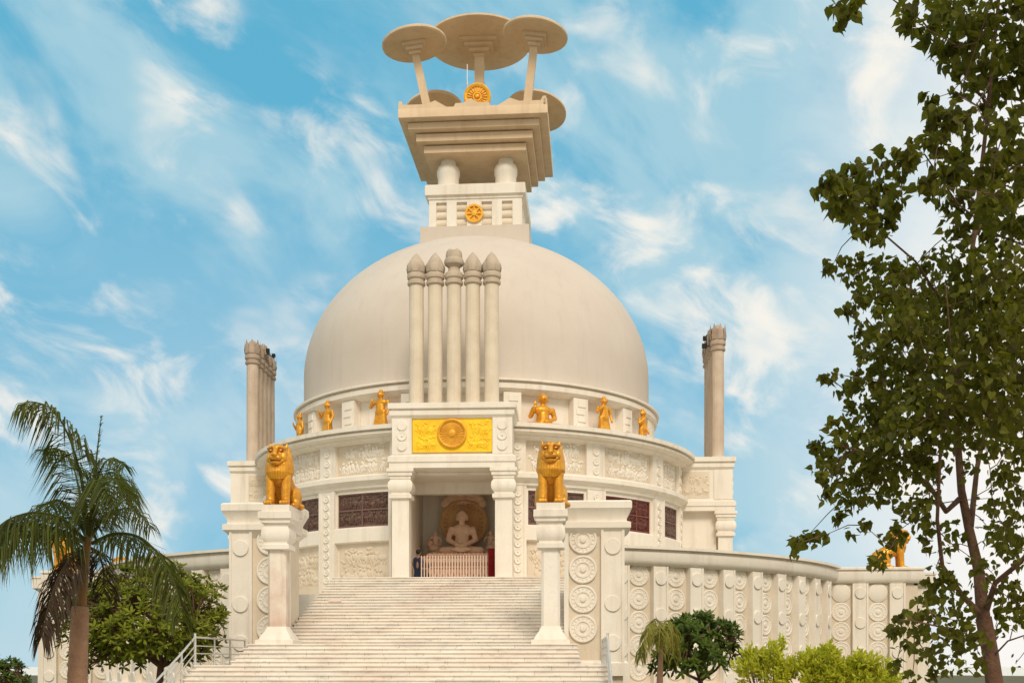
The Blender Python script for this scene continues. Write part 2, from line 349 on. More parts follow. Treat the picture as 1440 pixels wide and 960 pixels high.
# the three porch blocks in view (front one open as a shrine)
def porch(rot, ext, front):
    M = Matrix.Translation((0,0,0 if front else -.58)) @ UP @ Matrix.Rotation(rad(rot),4,'Z')
    yf = -ext
    def bb(mb,name,m,parent=None): return mb.build(name,m,parent or st)
    yb = -11.6 if front else -11.0
    bb(MB().prof(-2.92,2.92,yf+.25,yb,[(0,11.9),(.05,11.95),(.14,12.05),(.14,12.26),(.08,12.29),(.08,12.34),(.22,12.37),(.22,12.62),(.1,12.66)],M),'porch_roof',PLAS)
    mb = MB().box(-2.92,2.92,yf+.42,yb,10.1,11.95,M)
    for sd in (-1,1):
        x0, x1 = sorted((sd*1.98,sd*2.95)); mb.box(x0,x1,yf+.2,yf+.5,10.15,11.92,M)
    bb(mb,'porch_attic',PLAS)
    for sd in (-1,1):
        q = MB()
        for k in range(3): roundel(q,.24,M @ Matrix.Translation((sd*2.46,yf+.2,10.55+k*.5)) @ Matrix.Rotation(pi,4,'Z'),.07,False,k==1,18)
        bb(q,'attic_discs',PLAS)
    if front:
        p = bb(MB().box(-1.96,1.96,yf+.3,yf+.5,10.26,11.9,M),'golden_panel',YELL)
        Mp = M @ Matrix.Translation((0,yf+.3,10.32)) @ Matrix.Rotation(pi,4,'Z')
        for sd in (-1,1): bb(relief(MB(),flatmap(Mp @ Matrix.Translation((sd*1.32,0,.02))),1.15,1.5,15,.05,.82,80+sd),'carving',YELL,p)
        q = MB(); Mw = M @ Matrix.Translation((0,yf+.3,11.16)) @ Matrix.Rotation(pi,4,'Z')
        R = Mw @ Matrix.Rotation(-pi/2,4,'X')
        q.lathe([(.72,-.05),(.72,.12),(.66,.15),(.6,.12),(.58,.05),(.2,.05),(.17,.12),(.08,.15),(.01,.15)],n=40,M=R)
        for k in range(24):
            q.box(-.014,.014,.18,.58,.04,.09,R @ Matrix.Rotation(2*pi*k/24,4,'Z'))
        bb(q,'wheel',ORNG,p)
    else:
        p = bb(MB().box(-1.96,1.96,yf+.3,yf+.5,10.26,11.9,M),'porch_panel',PLAS2)
        # relief on the flanks, facing the viewer
    for sd in (-1,1):
        Ms = M @ Matrix.Translation((sd*2.92,-13.0,10.2)) @ Matrix.Rotation(-sd*pi/2,4,'Z')
        mb = MB().box(-1.0,1.0,-.05,.02,.05,1.6,Ms); relief(mb,flatmap(Ms @ Matrix.Translation((0,.02,.15))),1.9,1.35,14,.05,.8,90+sd)
        if not front: bb(mb,'relief_panel',PLAS2)
        mb = MB(); y0 = yf+.2; mb.box(sd*2.9,sd*2.985,y0+.003,y0+1.1,10.15,11.9,M)
        if not front: bb(mb,'porch_pier',PLAS)
    bb(MB().prof(-2.92,2.92,yf+.25,yb,[(0,9.45),(.16,9.47),(.16,9.72),(.22,9.76),(.22,10.02),(.1,10.08),(0,10.16)],M),'porch_cornice',PLAS)
    for sd in (-1,1):
        x, y = sd*2.53, yf+.62
        c = bb(MB().prof(x-.42,x+.42,y-.42,y+.42,[(.08,4.0),(.08,4.1),(0,4.16),(0,8.02)],M),'porch_column',PLAS)
        h = .42
        bb(MB().prof(x-h,x+h,y-h,y+h,[(.02,7.98),(.13,8.0),(.13,8.18),(.04,8.22),(.04,8.28),(.16,8.42),(.19,8.6),(.16,8.78),(.06,8.92),(.1,8.95),(.1,9.08),(.17,9.1),(.17,9.26),(.24,9.29),(.24,9.447)],M),'capital',PLAS,c)
    return M, yf
M, yf = porch(0,15.3,True)
porch(90,15.55,False); porch(-90,14.85,False)
for sx, ex in ((1,15.55),(-1,14.85)):        # plain side-porch bodies under the cornice
    x0, x1 = sorted((sx*11.5, sx*(ex-1.1)))
    B(MB().box(x0,x1,-2.55,2.55,2.6,8.87),'porch_body',PLAS)
# shrine room
rm = MB(); rm.box(-2.9,-2.35,-14.1,-7.7,3.9,9.44); rm.box(2.35,2.9,-14.1,-7.7,3.9,9.44); rm.box(-2.35,2.35,-8.0,-7.7,3.9,9.44)
B(rm,'shrine_wall',PLAS)
B(MB().box(-2.35,2.35,-14.0,-8.0,9.3,9.44),'shrine_ceiling',PLAS)
B(MB().box(-2.35,2.35,-11.6,-11.2,8.72,9.3),'shrine_beam',PLAS)

# harmika
HX = .18
HM = UP @ Matrix.Translation((HX,0,0)) @ Matrix.Rotation(rad(-1.3),4,'Z')
def H(mb,name,m,parent=None,sm=35): return mb.build(name,m,parent or st,sm)
H(MB().prof(-3.25,3.25,-3.25,3.25,[(.0,24.2),(.0,25.86),(-.06,25.9)],HM),'harmika_base',DOME)
hb = MB().prof(-2.6,2.6,-2.6,2.6,[(0,25.85),(0,27.7)],HM)
slots = [(-2.35,-1.72),(-1.12,-.5),(.38,1.0),(1.6,2.23)]
for rz in (0,90,180,270):
    Mr = HM @ Matrix.Rotation(rad(rz),4,'Z')
    xs = [-2.79]+[v for s_ in slots for v in s_]+[2.77]
    for k in range(0,len(xs),2): hb.box(xs[k],xs[k+1],-2.8+.002*(rz>90),-2.5,25.88,27.66,Mr)
    hb.box(-2.78,2.76,-2.795,-2.5,27.48,27.66,Mr); hb.box(-2.78,2.76,-2.795,-2.5,25.88,26.0,Mr)
H(hb,'harmika_body',PLAS)
for rz in (0,90,270):
    Mr = HM @ Matrix.Rotation(rad(rz),4,'Z')
    for x0, x1 in slots:
        q = MB()
        for k in range(3): q.rings([[(x, -2.62-.11*cos(t), 26.24+k*.47+.17*sin(t)) for t in [2*pi*i/10 for i in range(10)]] for x in (x0-.05,x1+.05)],Mr)
        H(q,'lattice',STONE)
q = MB(); R = HM @ Matrix.Translation((-.06,-2.8,26.75)) @ Matrix.Rotation(pi,4,'Z') @ Matrix.Rotation(-pi/2,4,'X')
q.rings([[(r*cos(2*pi*i/32),r*sin(2*pi*i/32),z) for i in range(32)] for r, z in ((.55,-.02),(.55,.12),(.42,.12),(.42,-.02))],R,False)
q.lathe([(.42,-.01),(.42,.03),(.01,.03)],n=24,M=R); q.lathe([(.16,0),(.16,.13),(.02,.15)],n=16,M=R)
for k in range(8): q.box(-.045,.045,.1,.45,.0,.1,R @ Matrix.Rotation(pi*k/4,4,'Z'))
H(q,'wheel_medallion',ORNG)
H(MB().prof(-2.8,2.8,-2.8,2.8,[(0,27.62),(.06,27.66),(.06,27.78),(.2,27.86),(.2,28.44),(.12,28.5)],HM),'harmika_cornice',PLAS)
for sx in (-1,1):
    for sy in (-1,1):
        H(MB().lathe([(.64,28.45),(.64,29.3),(.7,29.45),(.7,29.75),(.62,29.95),(.45,30.05),(.45,30.36)],(sx*1.75,sy*1.75),28,HM),'stub_column',PLAS)
for h, z0, z1 in ((3.05,30.32,30.76),(3.46,30.84,31.3),(3.88,31.38,31.78)):
    H(MB().prof(-h,h,-h,h,[(-.12,z0),(0,z0+.03),(0,z1),(-.3,z1+.03),(-.3,z1+.1)],HM),'slab_tier',UMB)
mb = MB().prof(-4.38,4.38,-4.38,4.38,[(-.05,31.84),(0,31.87),(0,32.35),(-.02,32.38)],HM)
H(mb,'top_slab',UMB)
for rz in (0,90,180,270):
    Mr = HM @ Matrix.Rotation(rad(rz),4,'Z')
    out = [(-4.36,0),(-4.36,.36),(-4.18,.36),(-4.1,.26),(-2.75,.26),(-2.2,.46),(-1.5,.06),(-1.1,.06),(-1.0,.26),(-.55,.26),(-.1,.5),(.35,.26),(.95,.26),(1.05,.06),(1.5,.06),(2.2,.46),(2.75,.26),(4.0,.26),(4.1,.5),(4.3,.5),(4.3,0)]
    n = len(out); vs = [(x,-4.36,32.36+z) for x, z in out]+[(x,-4.16,32.36+z) for x, z in out]
    fs = [tuple(range(n)), tuple(reversed(range(n,2*n)))]+[(i,i+n,(i+1)%n+n,(i+1)%n) for i in range(n)]
    H(MB().add(vs,fs,Mr),'parapet_crest',UMB,None,30)

# ================================================================== things on the roof
def umbrella(foot, top, r, tilt, label, post=.24, tiers=3):
    z0 = foot.z
    t = thing('stone_umbrella', label, 'umbrella', foot, 'stone umbrellas above the stupa')
    ax = Vector((tilt[0],tilt[1],1)).normalized(); q = ax.to_track_quat('Z','Y').to_matrix().to_4x4()
    if True:
        q = Vector((0,0,1)).rotation_difference(ax).to_matrix().to_4x4()
    Mt = Matrix.Translation(top) @ q
    MB().lathe([(r*.3,-.06),(r*.96,.0),(r,.06),(r,.17),(r*.96,.24),(r*.6,.46),(r*.2,.58),(.02,.6)],n=56,M=Mt).build('canopy',UMB,t)
    b = MB(); h = r*.36
    for k in range(tiers): b.prof(-h,h,-h,h,[(0,-.05-.2*(k+1)),(0,-.06-.2*k)],Mt @ Matrix.Translation((0,0,.0))); h -= r*.085
    b.build('stepped_bracket',UMB,t)
    p1 = top - ax*(.05+.2*tiers); d = p1-foot
    Mq = Matrix.Translation(foot) @ Vector((0,0,1)).rotation_difference(d.normalized()).to_matrix().to_4x4()
    MB().prof(-post,post,-post,post,[(0,0),(-.02,d.length+.05)],Mq).build('post',UMB,t)
fz = 32.38+EYE
umbrella(Vector((HX-2.78,-3.1,fz)),Vector((-3.45,-3.4,36.55+EYE)),1.92,(-.13,.0),'small stone umbrella on the leaning front post nearest the palm side')
umbrella(Vector((HX+2.98,-3.1,fz)),Vector((3.72,-3.6,36.75+EYE)),1.92,(.12,.0),'small stone umbrella on the leaning front post nearest the leafy tree')
umbrella(Vector((HX-2.6,3.1,fz)),Vector((-3.1,3.5,35.9+EYE)),1.92,(-.13,.22),'partly hidden rear stone umbrella low behind the parapet, on the palm side')
umbrella(Vector((HX+3.0,3.1,fz)),Vector((3.55,3.6,35.8+EYE)),1.98,(.14,.22),'partly hidden rear stone umbrella jutting past the slab corner, tree side')
umbrella(Vector((HX,0,fz)),Vector((.14,0,38.35+EYE)),3.2,(0,0),'largest central stone umbrella with four stepped tiers under it',.3,4)
t = thing('golden_wheel_emblem','small golden wheel standing on the parapet below the central umbrella','wheel',(.33,-3.9,fz))
q = MB(); R = Matrix.Translation((.33,-3.9,33.15+EYE)) @ Matrix.Rotation(pi,4,'Z') @ Matrix.Rotation(-pi/2,4,'X')
q.lathe([(.8,-.1),(.8,.1),(.72,.14),(.6,.1),(.56,.04),(.3,.04),(.26,.1),(.2,.1),(.17,.05),(.1,.16),(.02,.18)],n=40,M=R)
for k in range(20): q.box(-.02,.02,.3,.57,.03,.1,R @ Matrix.Rotation(pi*k/10,4,'Z'))
q.build('rim',ORNG,t)
MB().box(.13,.53,-4.0,-3.8,fz,fz+.05).build('foot',ORNG,t)
rod = MB().cyl((-.42,-2.2,fz),(-.42,-2.2,36.0+EYE),.02,n=6).cyl((-.42,-2.2,34.7+EYE),(-.42,-2.2,34.95+EYE),.05,n=8)
tag(rod.build('lightning_rod',STEEL,loc=(-.42,-2.2,fz)),'thin metal rod rising behind the parapet left of the golden wheel','rod')

# ornamental columns
def col_parts(root, kind, z0, STONE=STONE, FINI=FINI):
    def part(P,name,n): MB().lathe([(r,z) for r, z in P],n=n,rot=pi/n).build(name,STONE,root)
    h = 6.1
    MB().lathe([(.44,0),(.44,.12),(.37,.18),(.36,h)],n=16,rot=pi/16).build('shaft',STONE,root,20)
    MB().lathe([(.34,h-.1),(.45,h-.02),(.45,h+.1),(.4,h+.13),(.4,h+.22),(.46,h+.28),(.47,h+.45),(.43,h+.53)],n=20).build('collar',FINI,root)
    if kind == 'crown':
        mb = MB().lathe([(.4,h+.5),(.46,h+.62),(.47,h+.8),(.43,h+.98),(.45,h+1.14),(.4,h+1.2),(.26,h+1.24),(.17,h+1.36),(.05,h+1.44)],n=20)
        for k in range(8):
            a = 2*pi*k/8+.2; mb.rings([[(rr_*cos(a+o),rr_*sin(a+o),h+zz_) for o in (-w_,0,w_)] for rr_, zz_, w_ in ((.47,.56,.3),(.51,.78,.3),(.48,1.1,.26),(.47,1.42,.02))],None,False)
    elif kind == 'bud':
        mb = MB().lathe([(.4,h+.5),(.45,h+.6),(.47,h+.74),(.44,h+.92),(.35,h+1.14),(.2,h+1.38),(.07,h+1.53),(.01,h+1.6)],n=20)
        for k in range(8):
            a = 2*pi*k/8; mb.rings([[(rr_*cos(a+o),rr_*sin(a+o),h+zz_) for o in (-w_,0,w_)] for rr_, zz_, w_ in ((.46,.56,.3),(.5,.74,.3),(.47,.92,.24),(.39,1.12,.02))],None,False)
    else:
        mb = MB().lathe([(.4,h+.5),(.3,h+.62),(.28,h+.8),(.33,h+.86),(.46,h+.95),(.5,h+1.08),(.46,h+1.22),(.4,h+1.26),(.42,h+1.4),(.38,h+1.6)],n=20)
        for k in range(4):
            a = pi/4+pi/2*k; mb.ell((.26*cos(a),.26*sin(a),h+1.52),(.16,.16,.2),None,8,6)
    mb.build('finial',FINI,root)
pb = thing('ornamental_column','','column',(0,0,0),'ornamental columns on the porch roofs'); col_parts(pb,'bud',0)
pl = thing('ornamental_column','','column',(0,0,0),'ornamental columns on the porch roofs'); col_parts(pl,'lion',0)
names = ['first from the palm side','second from the palm side','middle one with a bell-shaped capital','second from the tree side','first from the tree side']
SIDEC = mat('side_column_stone', (.6,.49,.38), .85, var=(.5,.39,.29), var_scale=1.1, streak=(.28,.2,.14), streak_amt=.5, bump=.25, bump_scale=12)  # darker, browner tone for the side porch columns
SIDEF = mat('side_finial_stone', (.46,.36,.27), .9, var=(.34,.26,.19), var_scale=2.2, bump=.3)
pb2 = thing('ornamental_column','','column',(0,0,0),'ornamental columns on the porch roofs'); col_parts(pb2,'crown',0,SIDEC,SIDEF)
pl2 = thing('ornamental_column','','column',(0,0,0),'ornamental columns on the porch roofs'); col_parts(pl2,'lion',0,SIDEC,SIDEF)
used = {}
def put(kind, loc, label, sz=1.):
    side = abs(loc[0]) > 5
    src = (pb2 if side else pb) if kind == 'bud' else (pl2 if side else pl); kind = (kind,side)
    if kind not in used: used[kind] = 1; src.location = loc; src['label'] = label
    else: dup(src,loc,label=label).scale = (1,1,sz)
rz = 12.66+EYE
for k in range(5):
    put('lion' if k == 2 else 'bud',(-1.88+.94*k,-14.1,rz),'bud-topped column over the golden panel, '+names[k] if k != 2 else 'column over the golden panel with a bell capital, in the middle of five')
for sx, x in (('left',-13.62),('right',14.62)):
    for k in range(5):
        lab = {0:'nearest column in the row',4:'farthest column in the row',2:'middle column with bell capital in the row'}.get(k, ('second' if k==1 else 'fourth')+' column back in the row')
        put('lion' if k == 2 else 'bud',(x,-1.88+.94*k,rz-.56),lab+' on the '+('left side porch behind the lion' if sx=='left' else 'right side porch, standing against open sky'), 1.07 if sx == 'right' else 1.)
t = thing('floodlight','small black floodlights clamped near the top of the right lone column','floodlight',(14.0,-1.5,19.0+EYE))
MB().box(13.72,14.02,-1.6,-1.4,18.9+EYE,19.15+EYE).box(13.78,14.0,-1.6,-1.4,19.35+EYE,19.6+EYE).build('lamp_head',DARK,t)
MB().cyl((13.95,-1.5,18.9+EYE),(14.0,-1.5,19.7+EYE),.03).cyl((13.95,-1.5,19.0+EYE),(14.3,-1.5,19.0+EYE),.03).build('bracket',DARK,t)
t = thing('floodlight','small black floodlights clamped on the left column row behind the lion','floodlight',(-13.1,-.6,19.0+EYE))
MB().box(-13.1,-12.9,-.8,-.6,19.2+EYE,19.45+EYE).box(-13.0,-12.8,.2,.4,19.2+EYE,19.4+EYE).build('lamp_head',DARK,t)
MB().cyl((-13.3,-.5,19.1+EYE),(-12.95,-.5,19.2+EYE),.03).cyl((-13.0,-.8,19.15+EYE),(-12.9,.4,19.15+EYE),.03).build('bracket',DARK,t)

# ================================================================== figures
def figure_mb(pose):
    b = MB()
    if pose == 'stand':
        for s in (-1,1):
            b.cap((s*.11,0,.06),(s*.12,0,.5),.075,.09); b.cap((s*.12,0,.5),(s*.1,.01,.9),.1,.13); b.ell((s*.12,-.07,.05),(.07,.14,.06))
        b.cap((0,0,.9),(0,0,1.2),.19,.17); b.ell((0,0,1.33),(.25,.15,.17)); b.cap((0,0,1.42),(0,-.01,1.55),.075)
        b.ell((0,-.02,1.68),(.125,.145,.165)); b.ell((0,.02,1.85),(.08,.08,.09)); b.ell((0,-.165,1.67),(.028,.04,.04))
        for s in (-1,1): b.ell((s*.13,.01,1.67),(.025,.04,.07))
        b.cap((.27,0,1.36),(.33,.02,1.08),.075,.062); b.cap((.33,.02,1.08),(.3,-.1,.84),.06,.05); b.ell((.3,-.12,.78),(.05,.06,.09))
        b.cap((-.27,0,1.36),(-.38,-.05,1.12),.075,.062); b.cap((-.38,-.05,1.12),(-.24,-.24,1.32),.06,.05); b.ell((-.22,-.26,1.4),(.05,.035,.1))
        b.prof(-.17,.17,-.1,.1,[(.07,.2),(.03,.6),(0,.95)])
    else:                                            # seated cross-legged
        for s in (-1,1):
            b.cap((s*.16,.02,.14),(s*.58,-.2,.12),.15,.11); b.cap((s*.58,-.2,.12),(-s*.08,-.42,.12),.11,.085); b.ell((-s*.18,-.43,.13),(.14,.08,.06))
        b.ell((0,.02,.2),(.32,.24,.2)); b.cap((0,.02,.25),(0,.02,.6),.24,.21); b.ell((0,.01,.74),(.33,.19,.22)); b.cap((0,.01,.9),(0,0,1.02),.09)
        b.ell((0,-.02,1.19),(.165,.17,.19)); b.ell((0,.03,1.37),(.085,.085,.06)); b.ell((0,.02,1.26),(.165,.17,.12)); b.ell((0,-.19,1.17),(.03,.045,.05))
        for s in (-1,1): b.ell((s*.16,.0,1.15),(.028,.045,.1))
        b.cap((.33,0,.78),(.42,.0,.46),.1,.085); b.cap((.42,0,.46),(.12,-.3,.28),.08,.065); b.ell((.02,-.34,.27),(.13,.08,.05))
        if pose == 'raise':
            b.cap((-.33,0,.78),(-.46,-.04,.48),.1,.085); b.cap((-.46,-.04,.48),(-.38,-.26,.8),.08,.065); b.ell((-.37,-.28,.92),(.07,.04,.12))
        else:
            b.cap((-.33,0,.78),(-.42,.0,.46),.1,.085); b.cap((-.42,0,.46),(-.12,-.3,.28),.08,.065); b.ell((-.1,-.34,.29),(.13,.08,.05))
    return b
def place(mb, M):
    mb.v = [M @ v for v in mb.v]; return mb
sculptures = [(-60.0,'stand','golden statue at the far palm-side end of the upper ledge',1.0),
 (-42.3,'stand','slender golden standing statue on the upper ledge, palm side',1.02),
 (-22.3,'stand','golden standing statue half hidden by the porch roof corner',1.04),
 (22.6,'raise','broad golden seated figure with raised hand beside the porch roof',1.3),
 (42.4,'stand','golden statue standing on the upper ledge, right of the front lion',1.04),
 (61.3,'stand','smallest golden statue at the tree-side end of the upper ledge',1.02)]
for a, pose, lab, sc in sculptures:
    ar = rad(a); loc = Vector((11.3*sin(ar),-11.3*cos(ar),12.16+EYE)); sc *= 1.0
    zoff = .0
    root = thing('golden_statue',lab,'statue',loc,'golden statues on the upper ledge')
    Mt = Matrix.Translation(loc) @ Matrix.Rotation(ar,4,'Z') @ Matrix.Diagonal((sc*(1.5 if pose=='stand' else 1.22),sc*1.15,sc*(1.12 if pose=='stand' else 1.05),1))
    base = .05
    sculpt(place(figure_mb(pose), Mt @ Matrix.Translation((0,0,base))),'body',GOLD,root,.035,2)
    place(MB().lathe([(.62 if pose!='stand' else .3,0),(.6 if pose!='stand' else .28,base+.06)],n=20),Mt).build('lotus_base',GOLD,root)

# Buddha in the shrine
broot = thing('buddha_statue','large sandstone seated buddha with round halo inside the shrine','statue',(0,-9.9,4+EYE))
Mb = Matrix.Translation((0,-9.9,5.72+EYE)) @ Matrix.Diagonal((1.75,1.4,1.72,1))
sculpt(place(figure_mb('seat'),Mb),'body',BUDD,broot,.035,2)
place(MB().ell((0,.035,1.285),(.172,.175,.115)).ell((0,.035,1.385),(.09,.09,.06)),Mb).build('hair',mat('dark_sandstone',(.42,.25,.16),.8,bump=.6,bump_scale=30),broot)
for s_ in (-1,1): sculpt(place(figure_mb('stand'),Matrix.Translation((s_*1.5,-9.3,5.72+EYE)) @ Matrix.Diagonal((.95,.8,.72,1))),'attendant_figure',BUDD,broot,.035,2)
q = MB()
for k in range(15): q.ell((-1.62+k*.231,-10.72,5.62+EYE),(.11,.07,.13),None,8,6)
for k in range(11): q.ell((-1.6+k*.32,-10.66,4.8+EYE),(.12,.06,.24),None,8,6)
q.build('throne_carving',BUDD,broot)
q = MB().prof(-1.75,1.75,-10.7,-9.0,[(.0,4.0),(.1,4.05),(.1,4.4),(-.1,4.5),(-.1,5.1),(.12,5.25),(.12,5.5),(0,5.72)]); lift(q); q.build('throne',BUDD,broot)
q = MB(); R = Matrix.Translation((0,-8.9,7.55+EYE)) @ Matrix.Rotation(pi,4,'Z') @ Matrix.Rotation(-pi/2,4,'X')
q.lathe([(1.3,-.1),(1.3,.1),(1.2,.16),(1.1,.1),(.9,.1),(.86,.05),(.02,.05)],n=48,M=R)
for k in range(28): q.ell((1.0,0,.1),(.09,.06,.08),R @ Matrix.Rotation(2*pi*k/28,4,'Z'),6,5)
q.build('halo',mat('halo_stone',(.55,.33,.14),.7,var=(.46,.25,.1)),broot)
q = MB()
for k in range(13):
    a = pi*(k/12); q.ell((1.0*cos(a),-8.92,8.55+.55*sin(a)+EYE),(.26,.16,.2),None,10,7)
q.ell((0,-8.9,8.75+EYE),(.9,.14,.35)); q.build('canopy_carving',BUDD,broot)
for s in (-1,1):
    q = MB().ell((s*1.55,-9.4,6.1+EYE),(.35,.3,.22)).ell((s*1.75,-9.5,6.35+EYE),(.2,.18,.18)).ell((s*1.35,-9.4,5.85+EYE),(.45,.3,.15)); q.build('attendant_carving',BUDD,broot)
# shrine fence, cloth, people
fence = thing('shrine_fence','low pale picket fence with brown rails in front of the buddha','fence',(0,-13.3,4+EYE))
q = MB()
for k in range(3): q.box(-1.75,1.62,-13.33,-13.27,4.12+k*.55+EYE,4.2+k*.55+EYE)
q.build('rail',WOOD,fence)
for k in range(24):
    x = -1.72+k*.142; z = 4+EYE
    MB().box(x-.028,x+.028,-13.4,-13.34,z,z+1.3).add([(x-.028,-13.4,z+1.3),(x+.028,-13.4,z+1.3),(x,-13.37,z+1.38),(x-.028,-13.34,z+1.3),(x+.028,-13.34,z+1.3)],[(0,1,2),(1,4,2),(4,3,2),(3,0,2)]).build('picket',WHITEP,fence)
q = MB()
for k in range(18):
    x = 1.62+k*.04; q.add([(x,-13.0+.07*(k%2),4+EYE),(x+.04,-13.0+.07*((k+1)%2),4+EYE),(x+.04,-12.98+.05*((k+1)%2),5.75+EYE),(x,-12.98+.05*(k%2),5.75+EYE)],[(0,1,2,3)])
tag(q.build('red_drape',CLOTHR,loc=(1.95,-13,4+EYE)),'dark red cloth hanging at the right end of the shrine fence','cloth')
def person(x, y, lab, cloth):
    root = thing('person',lab,'person',(x,y,4+EYE))
    Mt = Matrix.Translation((x,y,4+EYE)) @ Matrix.Rotation(pi*.9,4,'Z') @ Matrix.Diagonal((.92,.92,.93,1))
    b = figure_mb('stand'); sculpt(place(b,Mt),'body',SKIN,root,.03,2)
    q = place(MB().prof(-.23,.23,-.14,.14,[(.03,.85),(.02,1.1),(.03,1.3),(-.04,1.45)]).prof(-.19,.19,-.13,.13,[(.06,.08),(.03,.6),(.03,.9)]),Mt); sculpt(q,'clothing',cloth,root,.03,4)
    place(MB().ell((0,.03,1.74),(.145,.16,.15)),Mt).build('hair',DARK,root)
person(-1.95,-12.75,'dark haired person in navy clothes standing at the shrine fence',NAVY)

# lions
def lion_parts(root):
    o = root.location
    def T(mb): return place(mb, Matrix.Translation(o))
    b = MB()
    b.cap((0,.15,1.2),(0,.95,.62),.36,.46); b.ell((0,.06,1.15),(.4,.36,.42)); b.ell((0,1.05,.5),(.46,.42,.46))
    for s in (-1,1):
        b.cap((s*.29,-.16,1.1),(s*.29,-.2,.55),.19,.165); b.cap((s*.29,-.2,.55),(s*.29,-.22,.12),.165,.16); b.ell((s*.29,-.34,.1),(.19,.27,.12))
        for k in (-1,0,1): b.ell((s*.29+k*.11,-.55,.08),(.066,.11,.085))
        b.ell((s*.42,.85,.45),(.2,.46,.42)); b.cap((s*.48,.55,.22),(s*.46,.98,.14),.14,.12); b.ell((s*.47,.42,.1),(.15,.3,.11))
    b.cap((0,.05,1.4),(0,-.1,1.8),.34,.34)
    b.ell((0,-.18,1.9),(.39,.34,.4)); b.ell((0,-.36,1.86),(.33,.22,.38)); b.ell((0,-.55,1.72),(.22,.2,.17)); b.ell((0,-.5,1.53),(.21,.19,.1))
    b.cap((0,-.5,2.12),(0,-.72,1.84),.1,.085); b.ell((0,-.75,1.82),(.12,.07,.07))
    for s in (-1,1):
        b.ell((s*.11,-.65,1.71),(.12,.11,.1)); b.cap((s*.09,-.56,2.13),(s*.33,-.38,2.1),.06,.05); b.ell((s*.27,-.38,1.76),(.11,.15,.19))
        b.cap((s*.3,-.14,2.16),(s*.33,-.16,2.31),.075,.03); b.cap((s*.1,-.58,1.56),(s*.22,-.5,1.6),.05,.05)
    b.cap((.0,1.4,.25),(.45,1.5,.12),.085,.07); b.cap((.45,1.5,.12),(.62,1.05,.1),.07,.065); b.ell((.63,.9,.11),(.1,.2,.1))
    sculpt(T(b),'body',GOLD,root,.03,2)
    b = MB()                                      # mane of hanging locks
    for i in range(30):
        a = pi*.5 + 2*pi*i/30; front = max(0,-sin(a)); cx_, sy_ = cos(a), sin(a)
        top = 2.12-.62*front**1.5; low = .98+.1*(1-front)
        p0 = (cx_*.36,-.02+sy_*.33,top); p1 = (cx_*.45,-.02+sy_*.43,min(top-.05,1.55)); p2 = (cx_*.47,-.02+sy_*.45,1.25); p3 = (cx_*.43,-.02+sy_*.41,low)
        b.cap(p0,p1,.06,.075); b.cap(p1,p2,.075,.075); b.cap(p2,p3,.075,.04)
    b.cap((0,.02,1.12),(0,.06,1.6),.4,.4); b.ell((0,.06,1.92),(.36,.26,.34))
    sculpt(T(b),'mane',GOLD,root,.024,0)
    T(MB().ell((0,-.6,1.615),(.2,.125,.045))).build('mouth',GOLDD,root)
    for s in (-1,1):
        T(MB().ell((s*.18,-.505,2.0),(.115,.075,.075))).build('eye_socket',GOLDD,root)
        T(MB().ell((s*.18,-.55,1.995),(.065,.045,.042))).build('eye',GOLD,root)
LX, LY, LZ = 5.05, -28.6, 5.77+EYE
lroot = thing('lion_statue','golden seated lion on the pillar beside the right stair flank, facing forward','lion statue',(LX,LY+.1,LZ),'golden lion statues'); lion_parts(lroot)
lroot.scale = (1.0,1,1.0)
dup(lroot,(-LX,LY+.1,LZ),None,'golden seated lion on the stained pillar at the palm side of the stairs')
dup(lroot,(23.7,-6.9,5.05+EYE),pi/2,'golden lion on the terrace end, facing away behind the leafy tree')
dup(lroot,(-23.2,-6.9,5.05+EYE),-pi/2,'golden lion on the terrace end, mostly hidden behind palm fronds')
dup(lroot,(-25.4,7.2,5.05+EYE),-pi/2,'farthest golden lion, showing over the wall between the palm and the bushy tree')

# lion pillars
def lion_pillar(x, lab, stain):
    root = thing('lion_pillar',lab,'pillar',(x,LY,.65+EYE),'pillars carrying the front lions')
    y = LY; h = .34
    m = PLAS
    def pp(P,name,mm=PLAS): return lift(MB().prof(x-h,x+h,y-h,y+h,P)).build(name,mm,root)
    pp([(.36,.65),(.36,.8),(.26,.82),(.2,.95),(.08,1.12),(.0,1.3)],'base')
    sh = lift(MB().rings([[(x+sx*q,y+sy*p,z) for sx, sy, q, p in ((-1,-1,h,h-.09),(-1,-1,h-.09,h),(1,-1,h-.09,h),(1,-1,h,h-.09),(1,1,h,h-.09),(1,1,h-.09,h),(-1,1,h-.09,h),(-1,1,h,h-.09))] for z in (1.28,4.14)]))
    sh.build('shaft',stain,root)
    pp([(.06,4.12),(.16,4.14),(.16,4.3),(.08,4.34),(.08,4.4),(.17,4.52),(.19,4.68),(.17,4.86),(.08,5.0)],'capital')
    pp([(.1,4.98),(.1,5.06),(.2,5.1),(.2,5.2),(.28,5.26),(.28,5.5),(.24,5.52)],'abacus')
    lift(MB().box(x-.52,x+.52,y-.5,y+1.75,5.5,5.77)).build('lion_plinth',PLAS,root)
    lift(MB().box(x-.34,x+.34,y+.345,y+2.3,4.9,5.497)).build('rear_beam',PLAS,root)
STAIN = mat('stained_plaster',(.78,.71,.59),.75,var=(.58,.4,.31),var_scale=.9,streak=(.4,.24,.17),streak_amt=.7,bump=.15)
lion_pillar(LX,'plain cream pillar under the lion beside the right stair flank',PLAS)
lion_pillar(-LX,'cream pillar with a reddish stain under the lion on the palm side',STAIN)

